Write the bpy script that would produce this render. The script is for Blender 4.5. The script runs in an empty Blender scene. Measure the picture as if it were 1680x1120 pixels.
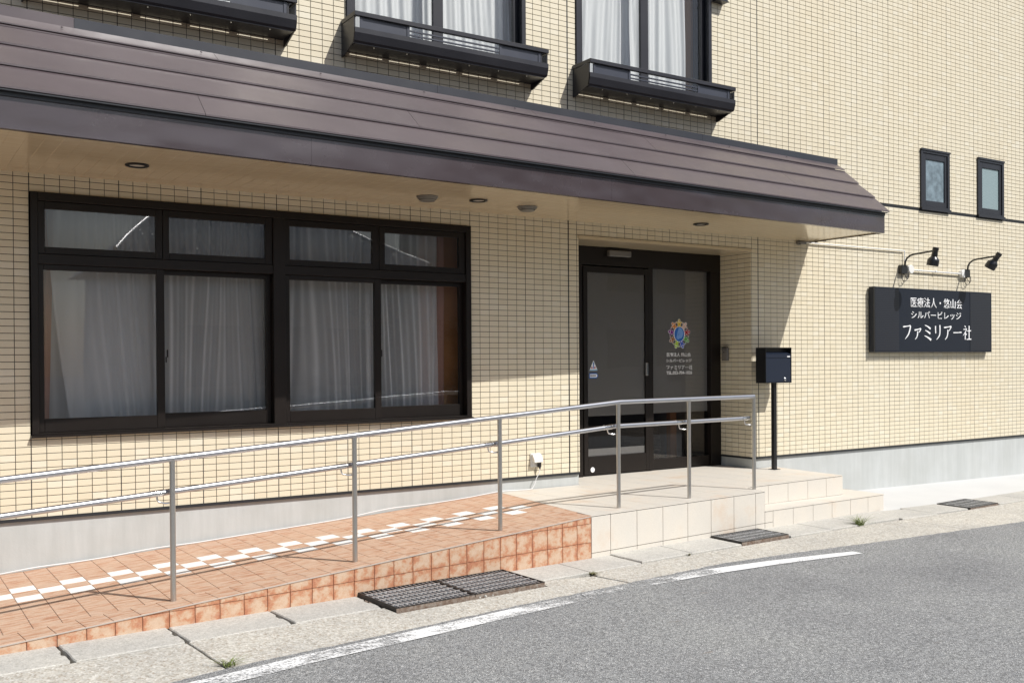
import bpy, bmesh, math, random
import numpy as np
from mathutils import Vector, Matrix, noise
random.seed(7)
sc = bpy.context.scene
# ------------------------------------------------------------------ camera
CAM = np.array([-0.83665, -7.74724, 1.10182])
yaw, pitch, roll = 0.5755, -0.00581, -0.00652
F = np.array([math.sin(yaw)*math.cos(pitch), math.cos(yaw)*math.cos(pitch), math.sin(pitch)])
R = np.array([math.cos(yaw), -math.sin(yaw), 0.0]); U = np.cross(R, F)
R2 = R*math.cos(roll)+U*math.sin(roll); U2 = -R*math.sin(roll)+U*math.cos(roll)
cam = bpy.data.objects.new('camera', bpy.data.cameras.new('camera'))
sc.collection.objects.link(cam); sc.camera = cam
cam.data.sensor_width = 36; cam.data.lens = 1614.86411/1680*36
cam.data.shift_y = 40.018/1680; cam.data.clip_start = 0.05; cam.data.clip_end = 600
cam.matrix_world = Matrix([[R2[0], U2[0], -F[0], CAM[0]], [R2[1], U2[1], -F[1], CAM[1]], [R2[2], U2[2], -F[2], CAM[2]], [0, 0, 0, 1]])
# ------------------------------------------------------------------ world, sun, exposure
SUN = Vector((-0.534, 1.0, -1.275)).normalized()
w = bpy.data.worlds.new('World'); sc.world = w; w.use_nodes = True
nt = w.node_tree; bg = nt.nodes['Background']; sky = nt.nodes.new('ShaderNodeTexSky')
sky.sky_type = 'NISHITA'; sky.sun_disc = False
sky.sun_elevation = math.asin(-SUN.z); sky.sun_rotation = math.atan2(-SUN.x, -SUN.y)
sky.air_density = 1.0; sky.dust_density = 2.0; sky.ozone_density = 1.0
nt.links.new(sky.outputs[0], bg.inputs[0]); bg.inputs[1].default_value = 0.085
sl = bpy.data.objects.new('sun', bpy.data.lights.new('sun', 'SUN')); sc.collection.objects.link(sl)
sl.data.energy = 4.1; sl.data.angle = math.radians(0.5); sl.data.color = (1.0, 0.98, 0.945)
sl.rotation_euler = SUN.to_track_quat('-Z', 'Y').to_euler(); sl.location = (5, -10, 12)
sc.view_settings.view_transform = 'Standard'; sc.view_settings.look = 'None'
sc.view_settings.exposure = 0.26; sc.view_settings.gamma = 1; sc.view_settings.use_curve_mapping = False
sc.cycles.max_bounces = 10; sc.cycles.transparent_max_bounces = 16; sc.cycles.diffuse_bounces = 5
sc.cycles.glossy_bounces = 5; sc.cycles.caustics_reflective = False; sc.cycles.caustics_refractive = False

# ------------------------------------------------------------------ materials
def newmat(name):
    m = bpy.data.materials.new(name); m.use_nodes = True
    n = m.node_tree; b = n.nodes['Principled BSDF']; return m, n, b
def node(n, t, **k):
    x = n.nodes.new(t)
    for a, v in k.items(): setattr(x, a, v)
    return x
def ramp(n, fac, stops):
    r = node(n, 'ShaderNodeValToRGB'); e = r.color_ramp.elements
    while len(e) < len(stops): e.new(0.5)
    for i, (p, c) in enumerate(stops):
        e[i].position = p; e[i].color = (*c, 1) if len(c) == 3 else c
    n.links.new(fac, r.inputs[0]); return r.outputs[0]
def pos(n): return node(n, 'ShaderNodeNewGeometry').outputs['Position']
def scaled(n, vec, s):
    m = node(n, 'ShaderNodeMapping'); m.inputs['Scale'].default_value = s; n.links.new(vec, m.inputs[0]); return m.outputs[0]
def noi(n, vec, scale, detail=4, rough=.55):
    x = node(n, 'ShaderNodeTexNoise'); x.inputs['Scale'].default_value = scale; x.inputs['Detail'].default_value = detail
    x.inputs['Roughness'].default_value = rough; n.links.new(vec, x.inputs['Vector']); return x.outputs['Fac']
def mixc(n, fac, a, b, blend='MIX'):
    x = node(n, 'ShaderNodeMix', data_type='RGBA', blend_type=blend)
    for s, v in ((0, fac), (6, a), (7, b)):
        if hasattr(v, 'links') or hasattr(v, 'is_linked'): n.links.new(v, x.inputs[s])
        else: x.inputs[s].default_value = v if s == 0 else (*v, 1)
    return x.outputs[2]
def math_(n, op, a, b=None):
    x = node(n, 'ShaderNodeMath', operation=op)
    for i, v in enumerate((a, b)):
        if v is None: continue
        if hasattr(v, 'is_linked'): n.links.new(v, x.inputs[i])
        else: x.inputs[i].default_value = v
    return x.outputs[0]
def bump(n, b, h, strength=.3, dist=.002):
    x = node(n, 'ShaderNodeBump'); x.inputs['Strength'].default_value = strength; x.inputs['Distance'].default_value = dist
    n.links.new(h, x.inputs['Height']); n.links.new(x.outputs[0], b.inputs['Normal'])
def attr(n, name): return node(n, 'ShaderNodeAttribute', attribute_name=name).outputs['Fac']
def plain(name, col, rough=.5, metal=0., spec=.5, var=.0, vs=6., bmp=0., bs=60.):
    m, n, b = newmat(name); b.inputs['Roughness'].default_value = rough; b.inputs['Metallic'].default_value = metal
    b.inputs['Specular IOR Level'].default_value = spec; b.inputs['Base Color'].default_value = (*col, 1)
    if var:
        f = noi(n, pos(n), vs, 5)
        c = ramp(n, f, [(.3, tuple(x*(1-var) for x in col)), (.7, tuple(min(1, x*(1+var)) for x in col))])
        n.links.new(c, b.inputs['Base Color'])
    if bmp: bump(n, b, noi(n, pos(n), bs, 3), bmp, .002)
    return m
M = {}
# facade tile
m, n, b = newmat('cream_tile'); r = attr(n, 'rnd'); p = pos(n)
c = ramp(n, r, [(0, (.67, .59, .435)), (.2, (.69, .612, .455)), (.85, (.70, .625, .472)), (1, (.725, .66, .52))])
g = noi(n, scaled(n, p, (1, 1, .25)), .9, 5); c = mixc(n, ramp(n, g, [(.35, (0, 0, 0)), (.75, (.22, .22, .22))]), c, (.70, .68, .58))
f2 = noi(n, scaled(n, p, (1, 1, 3)), 120, 3); c = mixc(n, .07, c, ramp(n, f2, [(.3, (.35, .28, .18)), (.7, (.9, .85, .7))]))
n.links.new(c, b.inputs['Base Color']); b.inputs['Roughness'].default_value = .42; b.inputs['Specular IOR Level'].default_value = .35
bump(n, b, noi(n, p, 90, 3), .25, .001); M['tile'] = m
M['joint'] = plain('dark_joint', (.048, .050, .051), .9, var=.3, vs=15)
M['sealant'] = plain('black_sealant', (.012, .013, .014), .5)
# rendered concrete base
m, n, b = newmat('base_render'); p = pos(n)
f1 = noi(n, scaled(n, p, (9, 9, .8)), 1, 6, .7); f2 = noi(n, p, 1.6, 4)
c = ramp(n, f1, [(.28, (.42, .435, .425)), (.5, (.465, .48, .47)), (.75, (.52, .535, .525))])
c = mixc(n, ramp(n, f2, [(.45, (0, 0, 0)), (.75, (.5, .5, .5))]), c, (.36, .365, .34))
sz = node(n, 'ShaderNodeSeparateXYZ'); n.links.new(p, sz.inputs[0])
isl = math_(n, 'LESS_THAN', sz.outputs[0], 4.2)
lv = math_(n, 'ADD', math_(n, 'MULTIPLY', isl, math_(n, 'SUBTRACT', math_(n, 'MULTIPLY', sz.outputs[0], .055), .40)), math_(n, 'MULTIPLY', math_(n, 'SUBTRACT', 1., isl), -.60))
dl = math_(n, 'SUBTRACT', lv, sz.outputs[2])   # splash stain climbing with the ramp
dm = ramp(n, math_(n, 'ADD', math_(n, 'MULTIPLY', dl, 4.), math_(n, 'MULTIPLY', noi(n, scaled(n, p, (3, 3, 6)), 1.5, 5), .9)), [(.35, (0, 0, 0)), (.75, (.55, .55, .55))])
c = mixc(n, dm, c, (.27, .265, .24))
n.links.new(c, b.inputs['Base Color']); b.inputs['Roughness'].default_value = .85; bump(n, b, noi(n, p, 70, 5), .3, .002); M['base'] = m
# terracotta ramp tiles
def terra(name, face):
    m, n, b = newmat(name); p = pos(n); uv = node(n, 'ShaderNodeUVMap').outputs[0]; rr = attr(n, 'rnd')
    off = node(n, 'ShaderNodeVectorMath', operation='ADD'); sv = node(n, 'ShaderNodeCombineXYZ')
    n.links.new(math_(n, 'MULTIPLY', rr, 37.), sv.inputs[0]); n.links.new(math_(n, 'MULTIPLY', rr, 11.), sv.inputs[1])
    n.links.new(uv, off.inputs[0]); n.links.new(sv.outputs[0], off.inputs[1])
    if face:
        se = node(n, 'ShaderNodeSeparateXYZ'); n.links.new(uv, se.inputs[0])
        dx = math_(n, 'ABSOLUTE', math_(n, 'SUBTRACT', se.outputs[0], .5)); dy = math_(n, 'ABSOLUTE', math_(n, 'SUBTRACT', se.outputs[1], .5))
        ed = math_(n, 'POWER', math_(n, 'MULTIPLY', math_(n, 'MAXIMUM', dx, dy), 2.), 3.)
        nz = noi(n, off.outputs[0], 1.9, 7, .68); mid = noi(n, off.outputs[0], 7, 6, .75)
        f = math_(n, 'ADD', math_(n, 'MULTIPLY', nz, 1.5), math_(n, 'MULTIPLY', ed, .27)); f = math_(n, 'SUBTRACT', f, .47); f = math_(n, 'ADD', f, math_(n, 'MULTIPLY', mid, .35))
        c = ramp(n, f, [(.38, (.55, .40, .285)), (.52, (.51, .325, .21)), (.63, (.46, .20, .10)), (.80, (.36, .12, .055))])
        c = mixc(n, ramp(n, noi(n, off.outputs[0], 3.1, 5), [(.52, (0, 0, 0)), (.7, (.45, .45, .45))]), c, (.50, .33, .24))
    else:
        st = noi(n, scaled(n, off.outputs[0], (.7, 3.6, 1)), 1.3, 5, .62)
        c = ramp(n, st, [(.40, (.49, .325, .235)), (.46, (.55, .395, .29)), (.51, (.50, .315, .215)), (.56, (.43, .215, .125)), (.64, (.37, .16, .09))])
        c = mixc(n, ramp(n, noi(n, p, 2.2, 5), [(.4, (0, 0, 0)), (.8, (.4, .4, .4))]), c, (.60, .42, .29))
    c = mixc(n, .12, c, ramp(n, noi(n, p, 160, 2), [(.3, (.3, .2, .12)), (.7, (.8, .6, .45))]))
    n.links.new(c, b.inputs['Base Color']); b.inputs['Roughness'].default_value = .6; bump(n, b, noi(n, p, 45, 5), .35, .002)
    return m
M['terra_face'] = terra('terracotta_face', True); M['terra_top'] = terra('terracotta_top', False)
M['white_tile'] = plain('white_tile', (.80, .79, .77), .5, var=.03, vs=20, bmp=.2)
M['terra_joint'] = plain('terracotta_joint', (.25, .19, .155), .95, var=.2, vs=30)
M['metal_edge'] = plain('pale_edge', (.46, .40, .35), .6)
m, n, b = newmat('ivory_tile'); p = pos(n)
f1 = noi(n, p, 2.6, 6, .6); c = ramp(n, f1, [(.42, (.59, .555, .495)), (.56, (.615, .57, .50)), (.7, (.60, .50, .40))])
c = mixc(n, .1, c, ramp(n, noi(n, p, 120, 2), [(.3, (.5, .42, .33)), (.7, (.95, .9, .82))]))
n.links.new(c, b.inputs['Base Color']); b.inputs['Roughness'].default_value = .55; bump(n, b, noi(n, p, 60, 4), .25, .0015); M['ivory'] = m
M['ivory_joint'] = plain('ivory_joint', (.10, .09, .085), .95)
# ground materials
m, n, b = newmat('asphalt'); p = pos(n)
v = node(n, 'ShaderNodeTexVoronoi'); v.inputs['Scale'].default_value = 165; n.links.new(p, v.inputs['Vector'])
se = node(n, 'ShaderNodeSeparateColor'); n.links.new(v.outputs['Color'], se.inputs[0])
c = ramp(n, se.outputs[0], [(0, (.165, .166, .166)), (.3, (.235, .238, .238)), (.6, (.292, .295, .294)), (.88, (.35, .35, .345)), (1, (.53, .525, .51))])
nf = noi(n, p, 48, 4, .7); c = mixc(n, 1.0, c, ramp(n, nf, [(.34, (.55, .55, .55)), (.6, (1.12, 1.12, 1.12))]), 'MULTIPLY')
c = mixc(n, 1.0, c, ramp(n, noi(n, p, .7, 6, .65), [(.34, (.82, .82, .83)), (.5, (1, 1, 1)), (.66, (1.10, 1.10, 1.08))]), 'MULTIPLY')
rust = noi(n, scaled(n, p, (3, 9, 3)), 1.1, 3); c = mixc(n, ramp(n, rust, [(.735, (0, 0, 0)), (.78, (.35, .35, .35))]), c, (.22, .15, .10))
n.links.new(c, b.inputs['Base Color']); b.inputs['Roughness'].default_value = .88
bump(n, b, math_(n, 'MULTIPLY', v.outputs['Distance'], 1.), .8, .006); M['asphalt'] = m
m, n, b = newmat('worn_line'); p = pos(n)
f1 = noi(n, scaled(n, p, (1, 2, 1)), 2.4, 6, .7); f2 = noi(n, p, 60, 3, .7)
# wear is a property of the paint along the road
sx = node(n, 'ShaderNodeSeparateXYZ'); n.links.new(p, sx.inputs[0])
wear = ramp(n, math_(n, 'MULTIPLY', math_(n, 'ADD', sx.outputs[0], 1.), .125), [(.1, (.05, .05, .05)), (.23, (.13, .13, .13)), (.40, (.13, .13, .13)), (.50, (.24, .24, .24)), (.60, (.24, .24, .24)), (.70, (.04, .04, .04))])
a = math_(n, 'ADD', math_(n, 'ADD', math_(n, 'MULTIPLY', f1, .75), math_(n, 'MULTIPLY', f2, .55)), wear)
alpha = ramp(n, a, [(.74, (1, 1, 1)), (.90, (.0, .0, .0))])
b.inputs['Base Color'].default_value = (.78, .78, .77, 1); b.inputs['Roughness'].default_value = .7
n.links.new(alpha, b.inputs['Alpha']); M['line'] = m
def aggregate(name, cols, sc1, dark, bumpd):
    m, n, b = newmat(name); p = pos(n)
    v = node(n, 'ShaderNodeTexVoronoi'); v.inputs['Scale'].default_value = sc1; n.links.new(p, v.inputs['Vector'])
    se = node(n, 'ShaderNodeSeparateColor'); n.links.new(v.outputs['Color'], se.inputs[0])
    c = ramp(n, se.outputs[1], [(i/(len(cols)-1), q) for i, q in enumerate(cols)])
    c = mixc(n, 1.0, c, ramp(n, noi(n, p, 30, 5, .7), [(.3, (dark,)*3), (.6, (1.05,)*3)]), 'MULTIPLY')
    c = mixc(n, 1.0, c, ramp(n, noi(n, p, 1.7, 5), [(.3, (.86, .86, .87)), (.7, (1.06, 1.05, 1.03))]), 'MULTIPLY')
    n.links.new(c, b.inputs['Base Color']); b.inputs['Roughness'].default_value = .9
    bump(n, b, math_(n, 'ADD', math_(n, 'MULTIPLY', v.outputs['Distance'], .8), noi(n, p, 50, 4)), .7, bumpd); return m
M['apron'] = aggregate('exposed_aggregate', [(.37, .32, .26), (.47, .445, .39), (.52, .495, .44), (.55, .53, .475), (.64, .62, .57)], 85, .74, .004)
M['kerb'] = aggregate('kerb_concrete', [(.40, .385, .345), (.465, .45, .41), (.50, .485, .445), (.53, .515, .475)], 130, .86, .0015)
M['pad'] = plain('pale_concrete', (.56, .56, .55), .8, var=.04, vs=1.5, bmp=.15, bs=60)
M['dark_gap'] = plain('dark_gap', (.014, .013, .011), 1, var=.3, vs=30)
M['earth'] = plain('earth', (.12, .10, .08), 1, var=.3, vs=3)
# metals
def coated(name, col, rough, spec, var=.12, wav=.15):
    m, n, b = newmat(name); p = pos(n)
    c = ramp(n, noi(n, scaled(n, p, (.7, 1, 1)), 2.2, 5), [(.3, tuple(x*(1-var) for x in col)), (.7, tuple(x*(1+var) for x in col))])
    n.links.new(c, b.inputs['Base Color']); b.inputs['Specular IOR Level'].default_value = spec
    rr = ramp(n, noi(n, p, 3, 4), [(.3, (rough*.85,)*3), (.7, (min(1, rough*1.15),)*3)]); n.links.new(rr, b.inputs['Roughness'])
    bump(n, b, noi(n, scaled(n, p, (.6, 1.6, 1.6)), 1.6, 2), wav*1.6, .03); return m
M['roof'] = coated('brown_roof_steel', (.074, .055, .059), .38, .8)
M['fascia'] = coated('brown_fascia_steel', (.050, .036, .039), .26, 1., .10, .45)
M['cap'] = coated('dark_cap_steel', (.030, .031, .037), .35, .6, .1, .05)
M['drip'] = plain('dark_drip', (.020, .022, .026), .4)
M['alu'] = coated('black_brown_aluminium', (.0115, .0085, .007), .38, .28, .1, 0.)
M['alu_grey'] = coated('slate_aluminium', (.018, .018, .023), .36, .5, .1, 0.)
M['alu_panel'] = coated('slate_panel', (.035, .039, .055), .36, .6, .08, 0.)
m, n, b = newmat('stainless'); b.inputs['Metallic'].default_value = 1; b.inputs['Base Color'].default_value = (.56, .57, .60, 1)
b.inputs['Roughness'].default_value = .33; bump(n, b, noi(n, scaled(n, pos(n), (4, 4, 4)), 30, 3), .05, .001); M['steel'] = m
m, n, b = newmat('satin_steel_post'); b.inputs['Metallic'].default_value = .9; b.inputs['Base Color'].default_value = (.50, .485, .46, 1)
b.inputs['Roughness'].default_value = .33; M['post'] = m
# soffit
m, n, b = newmat('soffit_board'); p = pos(n)
c = ramp(n, noi(n, scaled(n, p, (2, 12, 2)), 2.5, 5), [(.3, (.56, .46, .31)), (.7, (.62, .52, .36))]); n.links.new(c, b.inputs['Base Color'])
b.inputs['Roughness'].default_value = .13; b.inputs['Specular IOR Level'].default_value = .8; M['soffit'] = m
# glass
def glassmat(name, tint, rough=0.0):
    m = bpy.data.materials.new(name); m.use_nodes = True; n = m.node_tree; n.nodes.clear()
    o = node(n, 'ShaderNodeOutputMaterial'); mx = node(n, 'ShaderNodeMixShader'); fr = node(n, 'ShaderNodeFresnel'); fr.inputs[0].default_value = 1.52
    t = node(n, 'ShaderNodeBsdfTransparent'); t.inputs[0].default_value = (*tint, 1); g = node(n, 'ShaderNodeBsdfGlossy'); g.inputs['Roughness'].default_value = rough
    bp = node(n, 'ShaderNodeBump'); bp.inputs['Strength'].default_value = .25; bp.inputs['Distance'].default_value = .004; n.links.new(noi(n, pos(n), 1.7, 1), bp.inputs['Height']); n.links.new(bp.outputs[0], g.inputs['Normal'])
    ge = node(n, 'ShaderNodeNewGeometry'); n.links.new(math_(n, 'ADD', 1.52, math_(n, 'MULTIPLY', ge.outputs['Backfacing'], 1/1.52-1.52)), fr.inputs[0])
    n.links.new(fr.outputs[0], mx.inputs[0]); n.links.new(t.outputs[0], mx.inputs[1]); n.links.new(g.outputs[0], mx.inputs[2]); n.links.new(mx.outputs[0], o.inputs[0])
    return m
M['glass'] = glassmat('window_glass', (.97, .975, .97)); M['glass_dark'] = glassmat('door_glass', (.82, .81, .80))
def sheer(name, col, trans, transl=.5, facing=False):
    m = bpy.data.materials.new(name); m.use_nodes = True; n = m.node_tree; n.nodes.clear()
    o = node(n, 'ShaderNodeOutputMaterial'); d = node(n, 'ShaderNodeBsdfDiffuse'); d.inputs[0].default_value = (*col, 1)
    tl = node(n, 'ShaderNodeBsdfTranslucent'); tl.inputs[0].default_value = (*col, 1); tr = node(n, 'ShaderNodeBsdfTransparent')
    a = node(n, 'ShaderNodeMixShader'); a.inputs[0].default_value = transl; n.links.new(d.outputs[0], a.inputs[1]); n.links.new(tl.outputs[0], a.inputs[2])
    q = node(n, 'ShaderNodeMixShader'); q.inputs[0].default_value = trans
    if facing:
        lw = node(n, 'ShaderNodeLayerWeight'); lw.inputs[0].default_value = .5
        n.links.new(math_(n, 'MULTIPLY', math_(n, 'POWER', math_(n, 'SUBTRACT', 1., lw.outputs['Facing']), 1.3), trans), q.inputs[0])
    n.links.new(a.outputs[0], q.inputs[1]); n.links.new(tr.outputs[0], q.inputs[2]); n.links.new(q.outputs[0], o.inputs[0])
    return m
M['sheer'] = sheer('sheer_curtain', (.86, .88, .92), .52, .2, True); M['sheer_up'] = sheer('lace_curtain', (.90, .91, .92), .12, .12)
M['rose'] = sheer('rose_drape', (.42, .25, .21), .0, .2); M['beige_drape'] = sheer('tan_drape', (.42, .24, .12), .0, .2)
M['film'] = sheer('frosted_film', (.555, .56, .555), .22, .35)
M['frost'] = plain('frosted_glass', (.16, .21, .24), .35, spec=.6, var=.45, vs=9, bmp=.6, bs=140)
m, n, b = newmat('wired_glass'); p = pos(n); b.inputs['Roughness'].default_value = .3
def lat(a, bb):
    d = math_(n, 'ADD', math_(n, 'MULTIPLY', sxx.outputs[0], a), math_(n, 'MULTIPLY', sxx.outputs[2], bb))
    return math_(n, 'LESS_THAN', math_(n, 'FRACT', math_(n, 'MULTIPLY', d, 38.)), .22)
sxx = node(n, 'ShaderNodeSeparateXYZ'); n.links.new(p, sxx.inputs[0])
c = mixc(n, math_(n, 'MAXIMUM', lat(.9, .7), lat(.9, -.7)), (.30, .38, .39), (.15, .21, .22)); n.links.new(c, b.inputs['Base Color']); M['wired'] = m
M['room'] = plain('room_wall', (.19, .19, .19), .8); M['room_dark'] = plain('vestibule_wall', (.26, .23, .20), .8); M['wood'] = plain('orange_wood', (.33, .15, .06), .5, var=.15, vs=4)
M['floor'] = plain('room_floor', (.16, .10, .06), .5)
M['black'] = plain('black_paint', (.010, .010, .011), .32, spec=.6); M['post_navy'] = plain('navy_paint', (.014, .020, .036), .28, spec=.7)
M['white'] = plain('white_pvc', (.74, .73, .70), .45); M['cable'] = plain('white_cable', (.70, .70, .70), .5)
M['chrome'] = plain('chrome', (.75, .75, .75), .15, 1.); M['grey'] = plain('grey_plastic', (.16, .15, .14), .4)
M['vent'] = plain('vent_grey', (.17, .16, .14), .45, spec=.5); M['lens'] = plain('lamp_lens', (.55, .50, .42), .3)
m, n, b = newmat('rusty_steel'); p = pos(n)
c = ramp(n, noi(n, p, 35, 6, .7), [(.35, (.12, .075, .05)), (.5, (.20, .15, .115)), (.68, (.30, .27, .235))]); n.links.new(c, b.inputs['Base Color']); b.inputs['Roughness'].default_value = .8; M['rust'] = m
m, n, b = newmat('galvanised'); p = pos(n); b.inputs['Metallic'].default_value = .5; b.inputs['Roughness'].default_value = .34
c = ramp(n, noi(n, p, 40, 5, .7), [(.35, (.34, .34, .34)), (.65, (.74, .74, .74))]); n.links.new(c, b.inputs['Base Color']); M['galv'] = m
M['grate_dark'] = plain('grate_steel_dark', (.045, .042, .040), .5, .4, var=.3, vs=20)
M['pit'] = plain('drain_pit', (.012, .012, .012), .9)
# sign with perforated sides
m, n, b = newmat('sign_board'); b.inputs['Roughness'].default_value = .38; b.inputs['Base Color'].default_value = (.030, .033, .042, 1); M['sign'] = m; b.inputs['Base Color'].default_value = (.014, .018, .027, 1); b.inputs['Specular IOR Level'].default_value = .25
m, n, b = newmat('perforated_sheet'); s3 = node(n, 'ShaderNodeSeparateXYZ'); n.links.new(pos(n), s3.inputs[0]); b.inputs['Roughness'].default_value = .4
zz = math_(n, 'MULTIPLY', s3.outputs[2], 45.); row = math_(n, 'FLOOR', zz); xo = math_(n, 'ADD', math_(n, 'MULTIPLY', s3.outputs[0], 42.), math_(n, 'MULTIPLY', row, .5))
fx = math_(n, 'SUBTRACT', math_(n, 'FRACT', xo), .5); fz = math_(n, 'SUBTRACT', math_(n, 'FRACT', zz), .5)
dd = math_(n, 'ADD', math_(n, 'MULTIPLY', fx, fx), math_(n, 'MULTIPLY', fz, fz))
n.links.new(mixc(n, math_(n, 'LESS_THAN', dd, .075), (.017, .020, .028), (.004, .004, .006)), b.inputs['Base Color']); M['perf'] = m
M['letter'] = plain('white_letter', (.82, .82, .82), .5)
M['grass'] = plain('grass_blade', (.16, .20, .05), .6, var=.4, vs=30); M['moss'] = plain('dry_moss', (.14, .13, .06), .9, var=.4, vs=60)
for nm, c in (('yellow', (.75, .5, .03)), ('pink', (.72, .48, .38)), ('red', (.45, .015, .03)), ('green', (.10, .38, .05)), ('blue', (.05, .11, .55)), ('lime', (.42, .60, .04)), ('brown', (.36, .14, .03)), ('purple', (.22, .02, .24)), ('orange', (.70, .24, .04)), ('globe', (.02, .14, .50)), ('globe_light', (.18, .36, .72)), ('cyan', (.12, .42, .65))):
    M['c_'+nm] = plain('print_'+nm, c, .5)
# kawara
M['kawara'] = plain('glazed_roof_tile', (.85, .86, .88), .38, metal=1., spec=1., var=.3, vs=3); M['plaster'] = plain('plaster', (.50, .46, .38), .8)
M['leaf'] = plain('leaf', (.05, .085, .025), .5, var=.5, vs=8); M['bark'] = plain('bark', (.10, .07, .05), .9)
M['block'] = plain('grey_render', (.33, .31, .28), .8)

# ------------------------------------------------------------------ object helpers
COL = sc.collection
def mesh(name, verts, faces, mats, mi=None, rnd=None, uvs=None, smooth=False):
    me = bpy.data.meshes.new(name); me.from_pydata([tuple(v) for v in verts], [], faces)
    for m_ in (mats if isinstance(mats, list) else [mats]): me.materials.append(M[m_] if isinstance(m_, str) else m_)
    if mi is not None: me.polygons.foreach_set('material_index', mi)
    if rnd is not None:
        a = me.attributes.new('rnd', 'FLOAT', 'FACE'); a.data.foreach_set('value', np.broadcast_to(np.array(rnd, np.float32), (len(faces),)).copy())
    if uvs is not None:
        l = me.uv_layers.new(name='UVMap'); l.data.foreach_set('uv', np.array(uvs, np.float32).ravel())
    if smooth: me.polygons.foreach_set('use_smooth', [True]*len(me.polygons))
    me.update(); return me
def link(name, me, parent=None, loc=None, **props):
    o = bpy.data.objects.new(name, me); COL.objects.link(o)
    if loc is not None: o.location = loc
    if parent is not None:
        o.parent = parent
        if loc is None: o.location = -WL[parent.name]
        else: o.location = Vector(loc)-WL[parent.name]
        WL[o.name] = WL[parent.name]+o.location
    else: WL[o.name] = Vector(loc) if loc is not None else Vector((0, 0, 0))
    for k, v in props.items(): o[k] = v
    return o
WL = {}
def thing(name, label, cat, loc, group=None):
    o = bpy.data.objects.new(name, None); COL.objects.link(o); o.location = loc; o.empty_display_size = .1; WL[o.name] = Vector(loc)
    o['label'] = label; o['category'] = cat
    if group: o['group'] = group
    return o
class MB:
    """collects simple solids, then becomes one mesh object"""
    def __init__(s): s.v = []; s.f = []; s.m = []; s.sm = False
    def add(s, v, f, m=0):
        k = len(s.v); s.v += [tuple(x) for x in v]; s.f += [tuple(i+k for i in q) for q in f]; s.m += [m]*len(f); return s
    def box(s, x0, x1, y0, y1, z0, z1, m=0, bev=0.):
        x0, x1 = sorted((x0, x1)); y0, y1 = sorted((y0, y1)); z0, z1 = sorted((z0, z1))
        if bev <= 0 or bev*2.2 > min(x1-x0, y1-y0, z1-z0):
            v = [(x, y, z) for x in (x0, x1) for y in (y0, y1) for z in (z0, z1)]
            return s.add(v, [(0, 1, 3, 2), (4, 6, 7, 5), (0, 4, 5, 1), (2, 3, 7, 6), (0, 2, 6, 4), (1, 5, 7, 3)], m)
        bm = bmesh.new(); bmesh.ops.create_cube(bm, size=1)
        for q in bm.verts: q.co = Vector(((x0+x1)/2+q.co.x*(x1-x0), (y0+y1)/2+q.co.y*(y1-y0), (z0+z1)/2+q.co.z*(z1-z0)))
        bmesh.ops.bevel(bm, geom=list(bm.edges), offset=bev, segments=1, affect='EDGES'); bm.verts.index_update()
        s.add([tuple(q.co) for q in bm.verts], [tuple(q.index for q in fc.verts) for fc in bm.faces], m); bm.free(); return s
    def prism(s, poly, vec, m=0):
        n_ = len(poly); vec = np.array(vec); a = [np.array(p, float) for p in poly]; bb = [p+vec for p in a]
        return s.add(a+bb, [tuple(range(n_))[::-1], tuple(range(n_, 2*n_))]+[(i, (i+1) % n_, n_+(i+1) % n_, n_+i) for i in range(n_)], m)
    def tube(s, pts, r, seg=12, m=0, cap=True):
        pts = [Vector(p) for p in pts]; rs = r if isinstance(r, (list, tuple)) else [r]*len(pts); k = len(s.v); up = None
        for i, p in enumerate(pts):
            d = ((pts[min(i+1, len(pts)-1)]-pts[max(i-1, 0)])).normalized()
            if up is None: up = Vector((0, 0, 1)) if abs(d.z) < .9 else Vector((1, 0, 0))
            a = d.cross(up)
            if a.length < 1e-4: a = d.cross(Vector((1, 0, 0)))
            a.normalize(); b_ = a.cross(d).normalized(); up = b_
            for j in range(seg):
                t = 2*math.pi*j/seg; s.v.append(tuple(p+a*math.cos(t)*rs[i]+b_*math.sin(t)*rs[i]))
        for i in range(len(pts)-1):
            for j in range(seg): s.f.append((k+i*seg+j, k+i*seg+(j+1) % seg, k+(i+1)*seg+(j+1) % seg, k+(i+1)*seg+j)); s.m.append(m)
        if cap:
            s.f.append(tuple(k+j for j in range(seg))[::-1]); s.m.append(m); e = k+(len(pts)-1)*seg; s.f.append(tuple(e+j for j in range(seg))); s.m.append(m)
        return s
    def lathe(s, c, prof, axis=(0, 0, 1), seg=24, m=0):
        ax = Vector(axis).normalized(); a = ax.orthogonal().normalized(); b_ = ax.cross(a); k = len(s.v); c = Vector(c)
        for (r, h) in prof:
            for j in range(seg):
                t = 2*math.pi*j/seg; s.v.append(tuple(c+ax*h+(a*math.cos(t)+b_*math.sin(t))*r))
        for i in range(len(prof)-1):
            for j in range(seg): s.f.append((k+i*seg+j, k+i*seg+(j+1) % seg, k+(i+1)*seg+(j+1) % seg, k+(i+1)*seg+j)); s.m.append(m)
        return s
    def me(s, name, mats, **k):
        me_ = mesh(name, s.v, s.f, mats, s.m, smooth=False, **k)
        bm = bmesh.new(); bm.from_mesh(me_); bmesh.ops.recalc_face_normals(bm, faces=bm.faces); bm.to_mesh(me_); bm.free()
        if s.sm:
            me_.polygons.foreach_set('use_smooth', [True]*len(me_.polygons))
            try: me_.set_sharp_from_angle(angle=math.radians(40))
            except Exception: pass
        return me_
    def obj(s, name, mats, parent=None, smooth=False, loc=None, **props):
        s.sm = smooth
        if loc is not None: s.v = [tuple(np.array(q)-np.array(loc)) for q in s.v]
        return link(name, s.me(name, mats), parent, loc, **props)
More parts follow.
